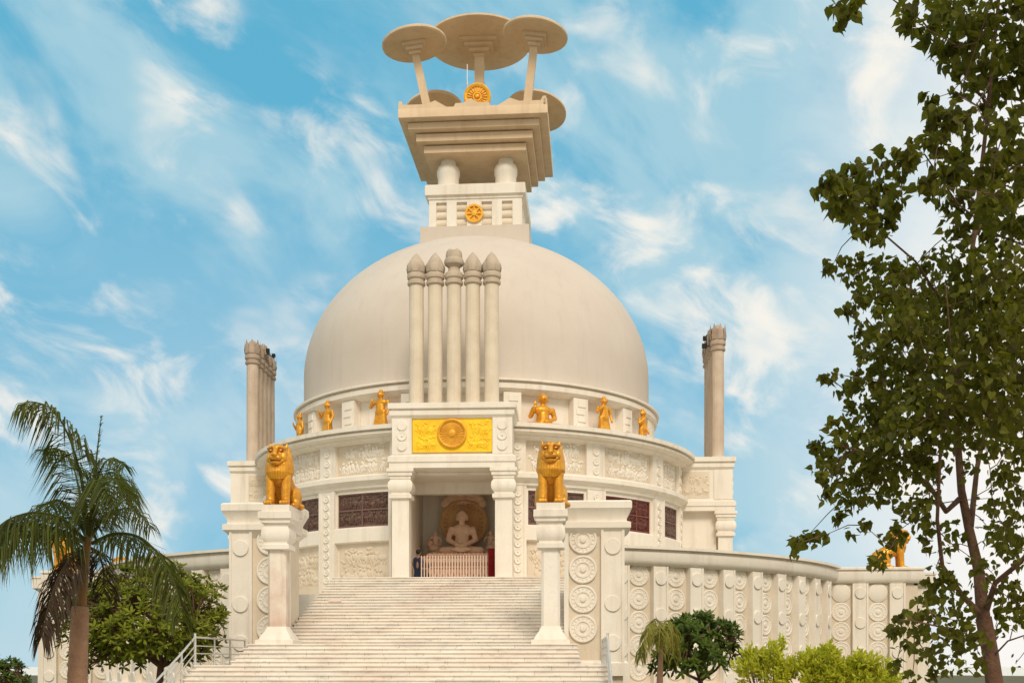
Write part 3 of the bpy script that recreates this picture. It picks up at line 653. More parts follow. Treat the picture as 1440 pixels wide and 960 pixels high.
# ================================================================== terrace, flanks, stairs
ZT = 3.0
a_ = math.asin(5.47/21.2)
out = [(21.2*sin(t),-21.2*cos(t)) for t in [a_+(2*pi-2*a_)*i/120 for i in range(121)]]+[(-5.47,-16.5),(5.47,-16.5)]
tag(lift(MB().rings([[(x,y,z) for x, y in out] for z in (-1.6,ZT)])).build('terrace',PLAS,sm=20),kind='structure')
R0 = 21.5
def terrace_wall(a0, a1, lab, pils, detail=True):
    am = rad((a0+a1)/2); root = thing('terrace_wall',lab,'wall',(R0*sin(am),-R0*cos(am),0))
    n = max(8,int(abs(a1-a0)/1.5))
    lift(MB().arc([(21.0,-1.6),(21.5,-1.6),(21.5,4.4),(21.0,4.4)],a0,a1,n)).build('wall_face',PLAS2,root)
    lift(MB().arc([(21.3,-1.6),(21.95,-1.6),(21.95,-1.15),(21.85,-1.0),(21.3,-1.0)],a0,a1,n)).build('plinth',PLAS,root)
    lift(MB().arc([(20.9,4.25),(21.72,4.25),(21.86,4.34),(21.95,4.5),(21.95,4.86),(21.85,4.9),(21.85,4.95),(22.08,4.98),(22.08,5.1),(20.9,5.14)],a0,a1,n*2)).build('cornice',PLAS,root)
    if not detail: return
    for a in pils:
        hw = 1.0
        mb = lift(MB().arc([(21.3,-1.01),(21.78,-1.01),(21.78,4.25),(21.3,4.25)],a-hw+.03,a+hw-.03,3).arc([(21.3,-1.01),(21.83,-1.01),(21.83,4.25),(21.3,4.25)],a-hw,a-hw*.75,1).arc([(21.3,-1.01),(21.83,-1.01),(21.83,4.25),(21.3,4.25)],a+hw*.75,a+hw,1))
        for z in (-.8,.5,2.1,3.72): roundel(mb,.3,wall(a,21.78,z),.07,False,False,20)
        mb.build('pilaster',PLAS,root)
    for i in range(len(pils)-1):
        a = (pils[i]+pils[i+1])/2
        for k in range(5):
            q = roundel(MB(),.5,wall(a,21.5,-.34+k*1.05),.055); q.build('roundel',PLAS,root)
pl_ = [21.6+5.12*k for k in range(9)]
AE = 66.6
terrace_wall(20.6,AE,'curved cream wall with roundels and pilasters, right of the stairs',pl_)
terrace_wall(-AE,-20.6,'curved cream wall with roundels, left of the stairs behind the bushy tree',[-a for a in pl_])
terrace_wall(113,247,'plain curved rear wall of the terrace out of view',[],False)

def side_flank(sx, sy, lab, L=24.6):
    root = thing('terrace_flank',lab,'wall',(sx*22,sy*7,0),'terrace flanks carrying the side lions')
    def fb(x0,x1,y0,y1,z0,z1):
        a, b = sorted((sx*x0,sx*x1)); c, d = sorted((sy*y0,sy*y1)); return a,b,c,d,z0+EYE,z1+EYE
    MB().box(*fb(18.5,L,5.9,7.8,-1.6,4.4)).build('wall_face',PLAS2,root)
    a,b,c,d,_,_ = fb(18.6,L,5.9,7.8,0,0)
    lift(MB().prof(a,b,c,d,[(.0,4.25),(.14,4.26),(.24,4.36),(.3,4.5),(.3,4.86),(.24,4.9),(.24,4.95),(.36,4.98),(.36,5.08),(.3,5.12)])).build('cornice',PLAS,root)
    a2,b2,c2,d2,_,_ = fb(L+.002,L+.75,6.1,7.6,0,0)
    lift(MB().prof(a2,b2,c2,d2,[(-.02,-1.6),(-.02,4.0),(.2,4.15),(.2,4.7),(.25,4.72),(.25,4.84)])).build('end_pier',PLAS,root)
    if sy < 0:
        ps = [19.5+1.98*k for k in range(3)]
        if L > 25: ps.append(25.4)
        F = UP @ Matrix.Rotation(0,4,'Z')
        for x in ps:
            X = sx*x; mb = lift(MB().box(X-.41,X+.41,-8.02,-7.7,-1.6,4.25).box(X-.42,X-.32,-8.07,-7.7,-1.6,4.25).box(X+.32,X+.42,-8.07,-7.7,-1.6,4.25))
            for z in (-.8,.5,2.1,3.72): roundel(mb,.3,Matrix.Translation((X,-8.02,z+EYE)) @ Matrix.Rotation(pi,4,'Z'),.07,False,False,20)
            mb.build('pilaster',PLAS,root)
        for i in range(len(ps)-1):
            X = sx*(ps[i]+ps[i+1])/2
            for k in range(5):
                roundel(MB(),.52,Matrix.Translation((X,-7.8,-.45+k*1.05+EYE)) @ Matrix.Rotation(pi,4,'Z'),.055,k<4,k<4).build('roundel',PLAS,root)
side_flank(1,-1,'straight terrace flank with roundels under the lion behind the leafy tree')
side_flank(-1,-1,'straight terrace flank with roundels behind the palm trunk',23.6)
side_flank(1,1,'rear terrace flank on the right, hidden behind the front one')
side_flank(-1,1,'rear terrace flank at the far left, under the farthest lion',26.2)

def tower(sx, lab):
    root = thing('stair_flank',lab,'flank wall',(sx*6.7,-24.2,EYE-.1),'flank blocks beside the front stairs')
    a, b = sorted((sx*5.55,sx*7.85)); y0, y1 = -25.2, -23.4
    lift(MB().box(a,b,y0,y1,-1.6,5.2)).build('wall_face',PLAS2,root)
    p0, p1 = sorted((sx*6.98,sx*7.9))
    mb = lift(MB().box(p0+.01,p1-.01,y0-.16,y1-.003,-.5,5.2).box(p0,p0+.1,y0-.21,y0,-.45,5.2).box(p1-.1,p1,y0-.21,y0,-.45,5.2))
    for z in (.75,2.3,4.55,): roundel(mb,.32,Matrix.Translation(((p0+p1)/2,y0-.16,z+EYE)) @ Matrix.Rotation(pi,4,'Z'),.07,False,False,22)
    mb.build('pilaster',PLAS,root)
    i0, i1 = sorted((sx*5.52,sx*5.7)); lift(MB().box(i0,i1,y0-.1,y0+.3,.0,5.2)).build('pilaster',PLAS,root)
    lift(MB().prof(a,b,y0,y1,[(.22,-.55),(.22,-.05),(.1,.06)])).build('plinth',PLAS,root)
    lift(MB().prof(a,b,y0,y1,[(.02,5.0),(.12,5.12),(.3,5.28),(.3,5.5),(.14,5.56),(.14,5.66),(.3,6.0),(.34,6.05),(.34,6.3),(.28,6.36)])).build('cornice',PLAS,root)
    for k in range(4):
        roundel(MB(),.56,Matrix.Translation((sx*6.27,y0,1.32+k*1.17+EYE)) @ Matrix.Rotation(pi,4,'Z'),.1,True,True,36).build('roundel',PLAS,root)
tower(1,'tall block with four carved roundels, right of the front stairs')
tower(-1,'tall block half hidden by the stained lion pillar, left of the front stairs')

RZ = .1523
stairs = thing('front_staircase','broad veined marble staircase rising to the shrine porch','staircase',(0,-27,0))
# treads as stacked slabs: each one reaches back under the next
def flight(x0, x1, y_top, z_top, n, tread, z_bot, name, wrap=0.):
    mb = MB()
    for k in range(n):
        y = y_top-tread*k; z = z_top-RZ*k; yb = y+tread+.06 if k else y+5.0
        w0, w1 = x0-wrap*k, x1+wrap*k
        mb.box(w0,w1,y,yb,z-RZ-.004,z-.04); mb.box(w0-.015,w1+.015,y-.055,yb,z-.04,z)
        if k: mb.box(w0+.05,w1-.05,y+.05,y+tread+.5,z_bot,z-RZ-.004)
    lift(mb).build(name,MARB,stairs,0)
flight(-5.5,5.5,-17.0,4.0,22,.468,-1.6,'upper_flight')
lift(MB().box(-5.49,5.49,-16.9,-8.0,-1.0,3.95).box(-5.45,5.45,-26.7,-17.0,-1.6,.6)).build('landing_core',MARB,stairs,0)
ZM = 4.0-22*RZ
flight(-5.95,6.0,-29.55,ZM,5,.4,-1.6,'middle_flight',.03)
lift(MB().box(-5.94,5.99,-29.5,-27.2,-1.0,ZM-.003)).build('middle_landing',MARB,stairs,0)
ZL = ZM-5*RZ
flight(-7.1,7.1,-32.2,ZL,10,.4,-1.6,'lower_flight')
lift(MB().box(-7.09,7.09,-32.1,-25.3,-1.58,ZL-.004)).build('lower_landing',MARB,stairs,0)
# railings
def railing(sx, lab):
    x = sx*7.0; root = thing('stair_railing',lab,'railing',(x,-32,ZL+EYE),'steel railings beside the stairs')
    zl = ZL+EYE
    pts = [(-26.3,zl),(-28.2,zl),(-30.1,zl),(-32.2,zl)]+[(-32.2-1.33*k,zl-.05-.507*k) for k in (1,2,3)]
    for i, (y, z) in enumerate(pts):
        h = 1.08 if i == 3 else 1.0
        MB().cyl((x,y,z-.1),(x,y,z+h),.035 if i != 3 else .045,n=10).build('post',STEEL,root)
    for k, dz in enumerate((.95,.66,.4)):
        MB().tube([(x,y,z+dz) for y, z in pts],.037 if k == 0 else .022,8).build('rail',STEEL,root,60)
railing(-1,'steel railing stepping down the stairs in front of the bushy tree')
railing(1,'steel railing seen end-on, down the stairs near the dark round shrub')
q = lift(MB().box(-4.75,-4.05,-21.06,-21.02,2.5,2.62)); 
tag(MB().box(-4.75,-4.2,-21.33,-21.29,4.24,4.34).build('step_sign',mat('sign_white',(.75,.6,.52),.6),loc=(-4.5,-21.3,4.24)),'tiny pale notice lying on the stairs, palm side','sign')

# ================================================================== ground
vs, fs = [], []
rr = [0,30,60,85,95,120,180,300,600,1500,4000,9000]; zz = [0,0,0,0,-1,-6,-22,-34,-36,-36,-36,-36]; n = 64
for r, z in zip(rr,zz):
    vs += [(r*cos(2*pi*i/n), r*sin(2*pi*i/n), z) for i in range(n)]
for k in range(7):
    for i in range(n): j=(i+1)%n; fs.append((k*n+i,(k+1)*n+i,(k+1)*n+j,k*n+j))
g = MB().add(vs,fs).build('ground',GRASS,sm=60); tag(g,kind='structure')
far = [(k*n+i,(k+1)*n+i,(k+1)*n+(i+1)%n,k*n+(i+1)%n) for k in range(7,len(rr)-1) for i in range(n)]
tag(MB().add(vs,far).build('plain',mat('haze_pale_plain',(.78,.75,.69),.95,var=(.68,.67,.6),var_scale=.004),sm=60),kind='structure')  # pale colour stands in for distance haze over the far ground
tag(MB().box(-9,13,-84,-36.1,-.2,.02).build('path',PLAIN,sm=0),kind='structure')

# ================================================================== vegetation
def leaf_heart(mb, p, d, side, L, W):        # heart-shaped leaf with a drip tip, folded along the midrib
    nrm = d.cross(side).normalized()
    def q(u,v,w=0): return p+d*(u*L)+side*(v*W)+nrm*(w*W)
    vs = [q(0,0),q(-.06,.28,.1),q(.2,.5,.14),q(.5,.36,.1),q(.78,.1,.02),q(1.05,0),q(.78,-.1,.02),q(.5,-.36,.1),q(.2,-.5,.14),q(-.06,-.28,.1)]
    mb.add(vs,[(0,1,2,3,4,5),(0,5,6,7,8,9)])
def leaf_lance(mb, p, d, side, L, W):
    nrm = d.cross(side).normalized()
    def q(u,v,w=0): return p+d*(u*L)+side*(v*W)+nrm*(w*W)
    mb.add([q(0,0),q(.35,.42,.12),q(.7,.45,.05),q(1,0,-.25),q(.7,-.45,.05),q(.35,-.42,.12)],[(0,1,2,3),(0,3,4,5)])
def rv(rg): 
    while True:
        v = Vector((rg.uniform(-1,1),rg.uniform(-1,1),rg.uniform(-1,1)))
        if .05 < v.length < 1: return v.normalized()

# --- the big leafy tree on the right (peepal kind), about 12 m from the camera
rg = random.Random(3)
D0 = 12.0
base = at(1408,960,D0); base.z = 0
tree = thing('broadleaf_tree','tall tree with dark heart-shaped leaves filling the right edge','tree',base)
def Q(X,Y,dd=0): return at(X,Y,D0+dd)
limbs = [
 ([base-Vector((0,0,.3)),Q(1404,1000),Q(1393,920),Q(1383,868)],[.19,.175,.15,.15]),
 ([Q(1383,870),Q(1376,800,.1),Q(1362,740,.2),Q(1352,690,.3),Q(1345,600,.4),Q(1350,480,.5),Q(1370,330,.4),Q(1390,150,.2),Q(1410,-60,0),Q(1420,-220,0)],[.13,.1,.085,.075,.062,.055,.045,.036,.028,.012]),
 ([Q(1380,865),Q(1352,835,-.2),Q(1325,795,-.5),Q(1318,730,-.8),Q(1322,640,-1.1),Q(1340,520,-1.3),Q(1330,400,-1.4)],[.07,.05,.04,.032,.028,.02,.01]),
 ([Q(1352,700,.3),Q(1330,715,.1),Q(1300,680,-.2),Q(1262,655,-.5),Q(1225,640,-.7),Q(1180,625,-.9)],[.06,.05,.042,.03,.02,.01]),
 ([Q(1362,740,.2),Q(1375,660,.8),Q(1395,560,1.2),Q(1430,430,1.5),Q(1480,300,1.7),Q(1540,140,1.8)],[.06,.05,.042,.034,.024,.012]),
 ([Q(1385,860),Q(1400,820,-.3),Q(1430,790,-.6),Q(1480,740,-1.0),Q(1560,660,-1.3),Q(1640,560,-1.4)],[.065,.05,.045,.035,.025,.01]),
 ([Q(1345,600,.4),Q(1300,540,.0),Q(1260,500,-.3),Q(1215,450,-.5)],[.04,.03,.02,.01]),
 ([Q(1350,480,.5),Q(1320,420,.1),Q(1290,370,-.3),Q(1230,320,-.6),Q(1190,290,-.8)],[.035,.026,.02,.014,.008]),
 ([Q(1440,345,.6),Q(1400,330,.2),Q(1350,285,-.2),Q(1300,215,-.5),Q(1250,235,-.7),Q(1190,255,-.9)],[.02,.02,.017,.013,.01,.007]),
 ([Q(1370,330,.4),Q(1420,250,.6),Q(1480,180,.6),Q(1560,60,.5)],[.035,.028,.02,.01]),
 ([Q(1390,150,.2),Q(1350,90,-.1),Q(1300,30,-.4),Q(1210,-30,-.8)],[.025,.02,.014,.008]),
 ([Q(1383,180,.2),Q(1395,120,-.5),Q(1375,150,-.8),Q(1340,130,-1.0)],[.018,.014,.01,.006]),
 ([Q(1393,900),Q(1370,905,-.5),Q(1330,880,-1.0),Q(1280,870,-1.3),Q(1262,870,-1.4)],[.03,.024,.018,.012,.007]),
 ([Q(1395,930),Q(1420,900,-.3),Q(1460,890,-.6),Q(1540,900,-.8)],[.02,.016,.012,.006]),
]
tk = MB()
TR = .56
tk.tube(limbs[0][0],[q*TR for q in limbs[0][1]],14)
for p, r in limbs[1:3]: tk.tube(p,[q*TR for q in r],10)
tk.build('trunk',BARK,tree,70)
nodes = []
lb = MB()
for p, r in limbs[3:]:
    p = [v+rv(rg)*.03 for v in p]; lb.tube(p,[q*TR for q in r],7)
for p, r in limbs[1:]:
    for a, b in zip(p,p[1:]):
        for t in (0,.25,.5,.75): nodes.append(a.lerp(b,t))
clumps = []   # (X, Y, radius px, leaves)
for X,Y,r,c in [(1188,14,18,16),(1196,4,14,8),(1275,22,18,14),(1300,40,20,14),(1330,30,26,26),(1335,66,22,20),(1365,45,26,24),(1400,25,30,34),(1430,60,30,34),(1345,92,16,12),(1380,90,26,24),(1425,110,26,22),(1405,130,20,14),(1350,130,16,9),(1310,140,12,7),(1315,165,14,9),(1335,165,18,12),(1360,175,18,11),(1385,150,14,8),(1420,165,16,9),(1330,195,18,13),(1350,220,20,14),(1300,205,17,12),(1275,215,17,12),(1268,240,14,9),(1240,228,15,10),
 (1160,262,13,11),(1178,250,15,13),(1196,242,15,13),(1185,275,18,17),(1208,262,18,18),(1200,295,18,16),(1175,290,12,9),(1228,285,18,16),(1245,265,16,13),(1262,283,16,11),(1250,310,12,8),(1215,315,16,13),(1238,335,12,8),(1330,245,20,17),(1365,250,24,20),(1395,235,22,17),(1425,225,22,17),(1310,260,16,12),(1340,280,22,18),(1375,285,22,16),(1410,275,20,13),(1435,310,20,13),(1345,320,20,15),(1380,330,24,22),(1415,340,20,17),
 (1170,375,13,9),(1188,372,12,8),(1205,362,12,8),(1200,390,15,11),(1225,378,16,12),(1248,368,14,9),(1270,385,20,16),(1300,375,22,18),(1330,365,22,17),(1360,370,26,24),(1400,375,28,30),(1430,390,28,30),
 (1190,438,12,9),(1205,425,14,11),(1225,410,18,16),(1250,420,22,21),(1275,425,24,26),(1310,415,26,28),(1345,415,28,33),(1385,425,28,33),(1425,440,30,36),(1210,465,15,12),(1235,460,22,22),(1265,465,26,30),(1300,460,28,34),(1340,465,30,38),(1380,475,30,38),(1420,490,32,42),(1215,495,14,10),(1240,500,22,24),(1270,510,26,32),(1310,510,28,36),(1350,520,30,38),(1395,530,30,38),(1430,540,30,36),
 (1160,532,10,7),(1172,525,8,4),(1188,548,14,11),(1205,535,16,13),(1230,540,22,22),(1260,550,26,30),(1295,560,28,34),(1335,570,28,34),(1375,580,28,32),(1420,590,30,34),(1195,580,14,10),(1180,600,15,12),(1205,605,18,17),(1235,590,22,24),(1270,595,24,26),(1305,610,24,24),(1345,615,22,18),(1385,625,22,17),(1425,640,24,18),
 (1150,628,13,11),(1165,640,15,13),(1185,630,18,16),(1210,640,20,18),(1240,630,22,20),(1155,660,13,10),(1175,668,17,15),(1200,672,18,15),(1225,665,20,17),(1250,665,18,14),(1275,650,18,13),(1165,695,12,8),(1185,702,15,11),(1208,705,14,9),(1232,695,14,9),(1255,690,14,8),(1178,728,10,6),(1215,738,10,6),(1195,748,9,4),(1120,762,9,7),(1133,756,10,7),(1148,755,9,6),(1160,752,7,3),(1118,775,6,3),
 (1270,710,16,10),(1285,725,18,13),(1265,745,15,9),(1252,760,13,8),(1240,780,10,5),(1295,705,15,9),(1310,700,14,8),(1310,735,16,10),(1300,760,12,7),(1235,795,7,3),(1225,790,7,3),(1340,745,16,8),(1330,770,14,7),(1395,700,18,9),(1425,715,20,12),(1410,755,20,11),(1435,760,16,9),(1405,670,18,9),(1435,690,16,8),(1360,660,14,6),(1320,660,16,8),
 (1325,810,18,15),(1310,830,18,14),(1335,840,22,19),(1300,850,16,11),(1345,870,22,19),(1315,870,20,16),(1285,868,14,9),(1262,875,15,10),(1255,885,10,6),(1290,890,18,12),(1325,900,22,18),(1355,900,20,14),(1270,905,12,7),(1300,915,16,10),(1335,930,16,11),(1310,945,12,7),(1283,950,10,5),(1260,935,9,4),(1370,930,14,8),(1380,895,12,7),(1405,830,16,8),(1425,845,18,11),(1435,870,16,9),(1410,865,12,7),(1405,885,10,5),(1425,825,12,6),(1375,790,14,6),(1430,930,8,2)]:
    clumps.append((X,Y,r,c))
for k in range(85): clumps.append((rg.uniform(1225,1450),rg.uniform(385,610),26,9))
for k in range(26): clumps.append((rg.uniform(1200,1330),rg.uniform(570,690),20,8))
for k in range(16): clumps.append((rg.uniform(1380,1450),rg.uniform(620,860),20,8))
for k in range(13): clumps.append((rg.uniform(1385,1455),rg.uniform(-10,350),22,10))
for k in range(5): clumps.append((rg.uniform(1315,1400),rg.uniform(0,130),22,9))
for k in range(95):            # the crown goes on beyond the right edge and above the frame
    clumps.append((rg.uniform(1455,1720),rg.uniform(-150,720),34,18))
for k in range(34): clumps.append((rg.uniform(1250,1640),rg.uniform(-330,-40),34,18))
lf = MB(); tw = MB()
clumps.sort(key=lambda q: min((Q(q[0],q[1])-n_).length for n_ in nodes))
for X,Y,r,c in clumps:
    edge = X < 1260 or Y > 640
    dd = rg.uniform(-1.3,.4) if edge else rg.uniform(-1.9,1.5)
    p = Q(X,Y,dd)*1.0
    nd = min(nodes,key=lambda q:(q-p).length)
    if (nd-p).length > .25:
        mid = nd.lerp(p,.5)+rv(rg)*.06; lb.tube([nd,mid,p],[.006,.005,.003],5)
        nodes += [p, mid]
    rw = r/1586*D0*1.2; c = int(c*(2.4 if edge else 2.7 if Y < 350 else 3.1))
    for k in range(c):
        o = rv(rg)*rw*rg.random()**.5; pos = p+o
        d = (Vector((rg.uniform(-.7,.7),rg.uniform(-.7,.7),rg.uniform(-1.3,.1)))).normalized()
        sd = d.cross(rv(rg)).normalized(); L = rg.uniform(.085,.14) if Y < 340 else rg.uniform(.055,.115)
        leaf_heart(lf,pos,d,sd,L,L*rg.uniform(.72,.9))
lb.build('branches',BARK,tree,70)
lf.build('crown',LEAF,tree,0)

# --- palms
def frond(root, pts, n, Ll, droop, m, rg, w=.035, both=True, name='frond', gap=.12):
    pts = [Vector(p) for p in pts]
    seg = [(a,b) for a,b in zip(pts,pts[1:])]; Ls = [(b-a).length for a,b in seg]; tot = sum(Ls)
    def ev(t):
        s = t*tot
        for (a,b),l in zip(seg,Ls):
            if s <= l: return a.lerp(b,s/l),(b-a).normalized()
            s -= l
        return pts[-1],(pts[-1]-pts[-2]).normalized()
    mb = MB(); sm = []
    for i in range(25):
        t = i/24; a = ev(max(0,t-.06))[0]; b = ev(min(1,t+.06))[0]; sm.append((a+b+ev(t)[0])/3)
    mb.tube(sm,[.03*(1-i/24)+.006 for i in range(25)],6)
    for i in range(n):
        t = gap+(1-gap)*(i+rg.random()*.6)/n; p = sm[min(24,int(t*24))].lerp(sm[min(24,int(t*24)+1)],t*24%1) if t < 1 else sm[24]
        dr = (sm[min(24,int(t*24)+1)]-sm[max(0,int(t*24)-1)]).normalized()
        side = dr.cross(Vector((0,0,1)));  side = side.normalized() if side.length > .05 else rv(rg)
        for s in ((-1,1) if both else (1,)):
            L = Ll*(.55+.6*sin(pi*min(1,t*.85+.12)))*rg.uniform(.8,1.12)
            d = (side*s*rg.uniform(.55,1.)+dr*rg.uniform(.35,.7)+Vector((0,0,rg.uniform(-.35,.35)))+rv(rg)*.12).normalized()
            p1 = p+d*L*.45+Vector((0,0,-droop*L*.18)); p2 = p1+(d*.6+Vector((0,0,-droop))).normalized()*L*.6
            ww = (Vector((0,0,1)).cross(d)); ww = ww.normalized() if ww.length > .05 else rv(rg)
            ww = (ww+rv(rg)*.6).normalized()*w*.5
            mb.add([p-ww*.6,p+ww*.6,p1+ww,p1-ww,p2],[(0,1,2,3),(3,2,4)])
    return mb.build(name,m,root,0)
rg = random.Random(5); DP = 21.
pbse = at(110,960,DP); pbse.z = 0
palm = thing('palm_tree','palm tree with feathery drooping fronds and thick brown trunk, left of the stairs','palm',pbse)
def QP(X,Y,dd=0): return at(X,Y,DP+dd)
tp = [pbse-Vector((0,0,.2)),pbse+Vector((0,0,.5)),QP(109,950),QP(111,900),QP(113,852)]; tr = [.21,.195,.176,.165,.157]
pp_, pr_ = [], []
for (a,b),(r0,r1) in zip(zip(tp,tp[1:]),zip(tr,tr[1:])):
    m_ = max(2,int((b-a).length/.045))
    for i in range(m_):
        t = i/m_; pp_.append(a.lerp(b,t)); pr_.append(r0+(r1-r0)*t+(.006 if (len(pp_)//2)%2 else 0)+rg.uniform(-.003,.003))
pp_.append(tp[-1]); pr_.append(.14)
MB().tube(pp_,pr_,18).build('trunk',PBARK,palm,60)
MB().tube([QP(113,856),QP(116,830),QP(120,790),QP(124,755),QP(126,725)],[.105,.085,.075,.07,.05],14).build('crownshaft',SHAFT,palm,60)
fr = [
 ([(124,760,0),(118,690,-.3),(104,630,-.6),(84,585,-.8),(58,562,-1.0),(30,566,-1.1)],60,1.0,1.3,PALM,.03),
 ([(126,760,0),(128,715,.2),(135,650,.3),(143,580,.4)],16,.12,.1,PALM,.02),
 ([(126,755,0),(138,700,-.7),(152,668,-1.3),(166,678,-1.9),(176,710,-2.4)],46,.75,1.1,PALM,.032),
 ([(124,755,0),(134,690,.6),(150,662,1.1),(172,668,1.5),(188,700,1.7)],40,.65,1.1,PALM,.03),
 ([(122,762,0),(90,728,-.4),(48,718,-.8),(8,730,-1.2),(-40,780,-1.5)],62,1.05,1.7,PALM,.032),
 ([(122,765,0),(80,742,.6),(30,732,1.2),(-20,752,1.7),(-60,800,2.0)],54,1.0,1.7,PALM,.032),
 ([(120,775,0),(100,782,-.5),(80,815,-.9),(66,860,-1.1),(58,898,-1.2)],50,.62,1.5,DPALM,.034),
 ([(122,772,0),(108,775,.5),(92,800,.9),(84,840,1.1),(80,868,1.2)],36,.5,1.4,DPALM,.032),
 ([(127,765,0),(160,748,-.4),(196,752,-.7),(228,782,-1.0),(248,824,-1.2),(258,868,-1.3)],58,.72,1.7,PALM,.03),
 ([(126,770,0),(138,775,.4),(146,800,.7),(146,835,.9)],30,.5,1.4,DPALM,.03),
 ([(125,760,0),(150,720,.9),(185,712,1.7),(215,742,2.2)],34,.6,1.4,PALM,.03),
 ([(124,760,0),(114,700,.4),(104,655,.8),(84,628,1.1),(58,632,1.3)],40,.7,1.2,PALM,.03),
 ([(125,758,0),(132,700,-.4),(142,655,-.7),(158,640,-.9),(178,656,-1.1)],36,.5,1.1,PALM,.03),
 ([(124,760,0),(104,720,.8),(82,700,1.5),(52,712,2.1)],36,.7,1.5,PALM,.03),
]
for pts,n,Ll,dr,m,w in fr: frond(palm,[QP(*p) for p in pts],int(n*2.3),Ll*1.03,dr*.92,m,rg,w*1.0)
# small yellowing palm by the right railing
rg = random.Random(8); DS = 35.
sb = at(927,958,DS); sb.z = 0
sp = thing('palm_sapling','small yellowing palm in front of the dark round shrub','palm',sb)
def QS(X,Y,dd=0): return at(X,Y,DS+dd)
MB().tube([sb-Vector((0,0,.1)),QS(928,950),QS(930,905)],[.12,.1,.06],10).build('trunk',PBARK,sp,60)
for pts in ([(930,905,0),(925,880,-.3),(914,876,-.6),(904,905,-.8)],[(930,905,0),(934,872,-.2),(944,872,-.4),(950,905,-.5)],[(930,905,0),(930,875,.3),(920,868,.6),(908,890,.9)],[(930,905,0),(936,878,.4),(946,880,.8),(952,912,1.)],[(930,905,0),(930,878,-.6),(928,880,-1.1),(926,918,-1.4)],[(930,905,0),(918,890,-.2),(906,900,-.3),(900,925,-.4)],[(930,905,0),(940,882,-.6),(945,890,-.9),(947,925,-1.)]):
    frond(sp,[QS(*p) for p in pts],30,.55,1.9,YPALM,rg,.04)

# --- broad-leaved small trees (whorls of long leaves on stubby branches)
def whorl_tree(name, label, cat, c, base, rx, ry, rz_, n, m, seed, leaf=.26, per=13, low=-.55, group=None, trunk_r=.14):
    rg = random.Random(seed); root = thing(name,label,cat,base,group)
    tk = MB(); lf = MB(); fork = Vector((base.x,base.y,max(.5,c.z-rz_*.75)))
    tk.tube([base-Vector((0,0,.1)),base.lerp(fork,.5)+rv(rg)*.08,fork],[trunk_r*1.2,trunk_r,trunk_r*.85],10)
    hubs = []
    for k in range(9):
        a = 2*pi*k/9+rg.uniform(-.3,.3); h = fork+Vector((cos(a)*rx*.5*rg.uniform(.6,1.2),sin(a)*ry*.5*rg.uniform(.6,1.2),rz_*rg.uniform(.35,.95)))
        tk.tube([fork,fork.lerp(h,.5)+rv(rg)*.15,h],[trunk_r*.6,trunk_r*.42,trunk_r*.28],8); hubs.append(h)
    lumps = [(rv(rg),rg.uniform(.75,1.12)) for _ in range(16)]
    for k in range(n):
        u = rv(rg)
        if u.z < low: u.z = -u.z*.6; u.normalize()
        best = max(lumps,key=lambda q:q[0].dot(u)); rad_ = best[1]*(.78+.22*best[0].dot(u))*rg.uniform(.55,1.0)**.6
        p = c+Vector((u.x*rx,u.y*ry,u.z*rz_))*rad_
        h = min(hubs,key=lambda q:(q-p).length)
        if rg.random() < .5: tk.tube([h,h.lerp(p,.5)+rv(rg)*.1,p-u*.05],[.035,.026,.018],5)
        ax = (u+Vector((0,0,.7))+rv(rg)*.4).normalized()
        for j in range(per):
            t = ax.orthogonal().normalized(); t.rotate(Matrix.Rotation(2*pi*j/per*2.4,3,ax))
            d = (t+ax*rg.uniform(-.15,.75)).normalized(); sd = d.cross(ax).normalized(); L = leaf*rg.uniform(.7,1.2)
            leaf_lance(lf,p+rv(rg)*.02,d,sd,L,L*.34)
    tk.build('trunk',BARK,root,60); lf.build('crown',m,root,0); return root
def W(X,Y,D): return at(X,Y,D)
def gz(v): v = v.copy(); v.z = 0; return v
c = W(203,876,41); whorl_tree('frangipani_tree','broad bushy green tree between the palm and the stair railing','tree',c,gz(W(226,940,41)),3.3,2.4,2.1,950,FRANG,21,.26,12,-.8)
c = W(976,912,37.5); whorl_tree('frangipani_shrub','dark green rounded shrub with pointed leaves near the right railing','shrub',c,gz(W(985,958,37.5)),1.62,1.5,1.4,280,FRAND,22,.27,12,-.6,trunk_r=.1)
c = W(6,958,48); whorl_tree('distant_tree','dark small tree low at the left edge','tree',c,gz(W(5,950,48)),1.15,1.2,1.2,170,FRAND,25,.22,10,-.8,trunk_r=.1)
# lime shrubs
def lime(label, c, base, rx, ry, rz_, n, seed):
    rg = random.Random(seed); root = thing('lime_shrub',label,'shrub',base,'lime green shrubs below the curved wall')
    tk = MB(); lf = MB()
    for k in range(n):
        u = rv(rg); u.z = abs(u.z) if rg.random() < .45 else u.z
        p = c+Vector((u.x*rx,u.y*ry,u.z*rz_))*(rg.uniform(.45,1.)**.5)*(1+.24*sin(u.x*6+seed)+.2*sin(u.y*8+u.x*3)+.12*sin(u.z*9+seed))
        if k % 5 == 0: tk.tube([base.lerp(c,.3),base.lerp(p,.6),p],[.03,.016,.006],5)
        dv = (u+Vector((0,0,.9))).normalized()
        for j in range(17):
            d = (dv+rv(rg)*.9).normalized(); sd = d.cross(rv(rg)).normalized(); L = rg.uniform(.09,.17)
            leaf_lance(lf,p+dv*rg.uniform(0,.22)+rv(rg)*.07,d,sd,L,L*.42)
    tk.build('stems',BARK,root,60); lf.build('crown',LIME,root,0)
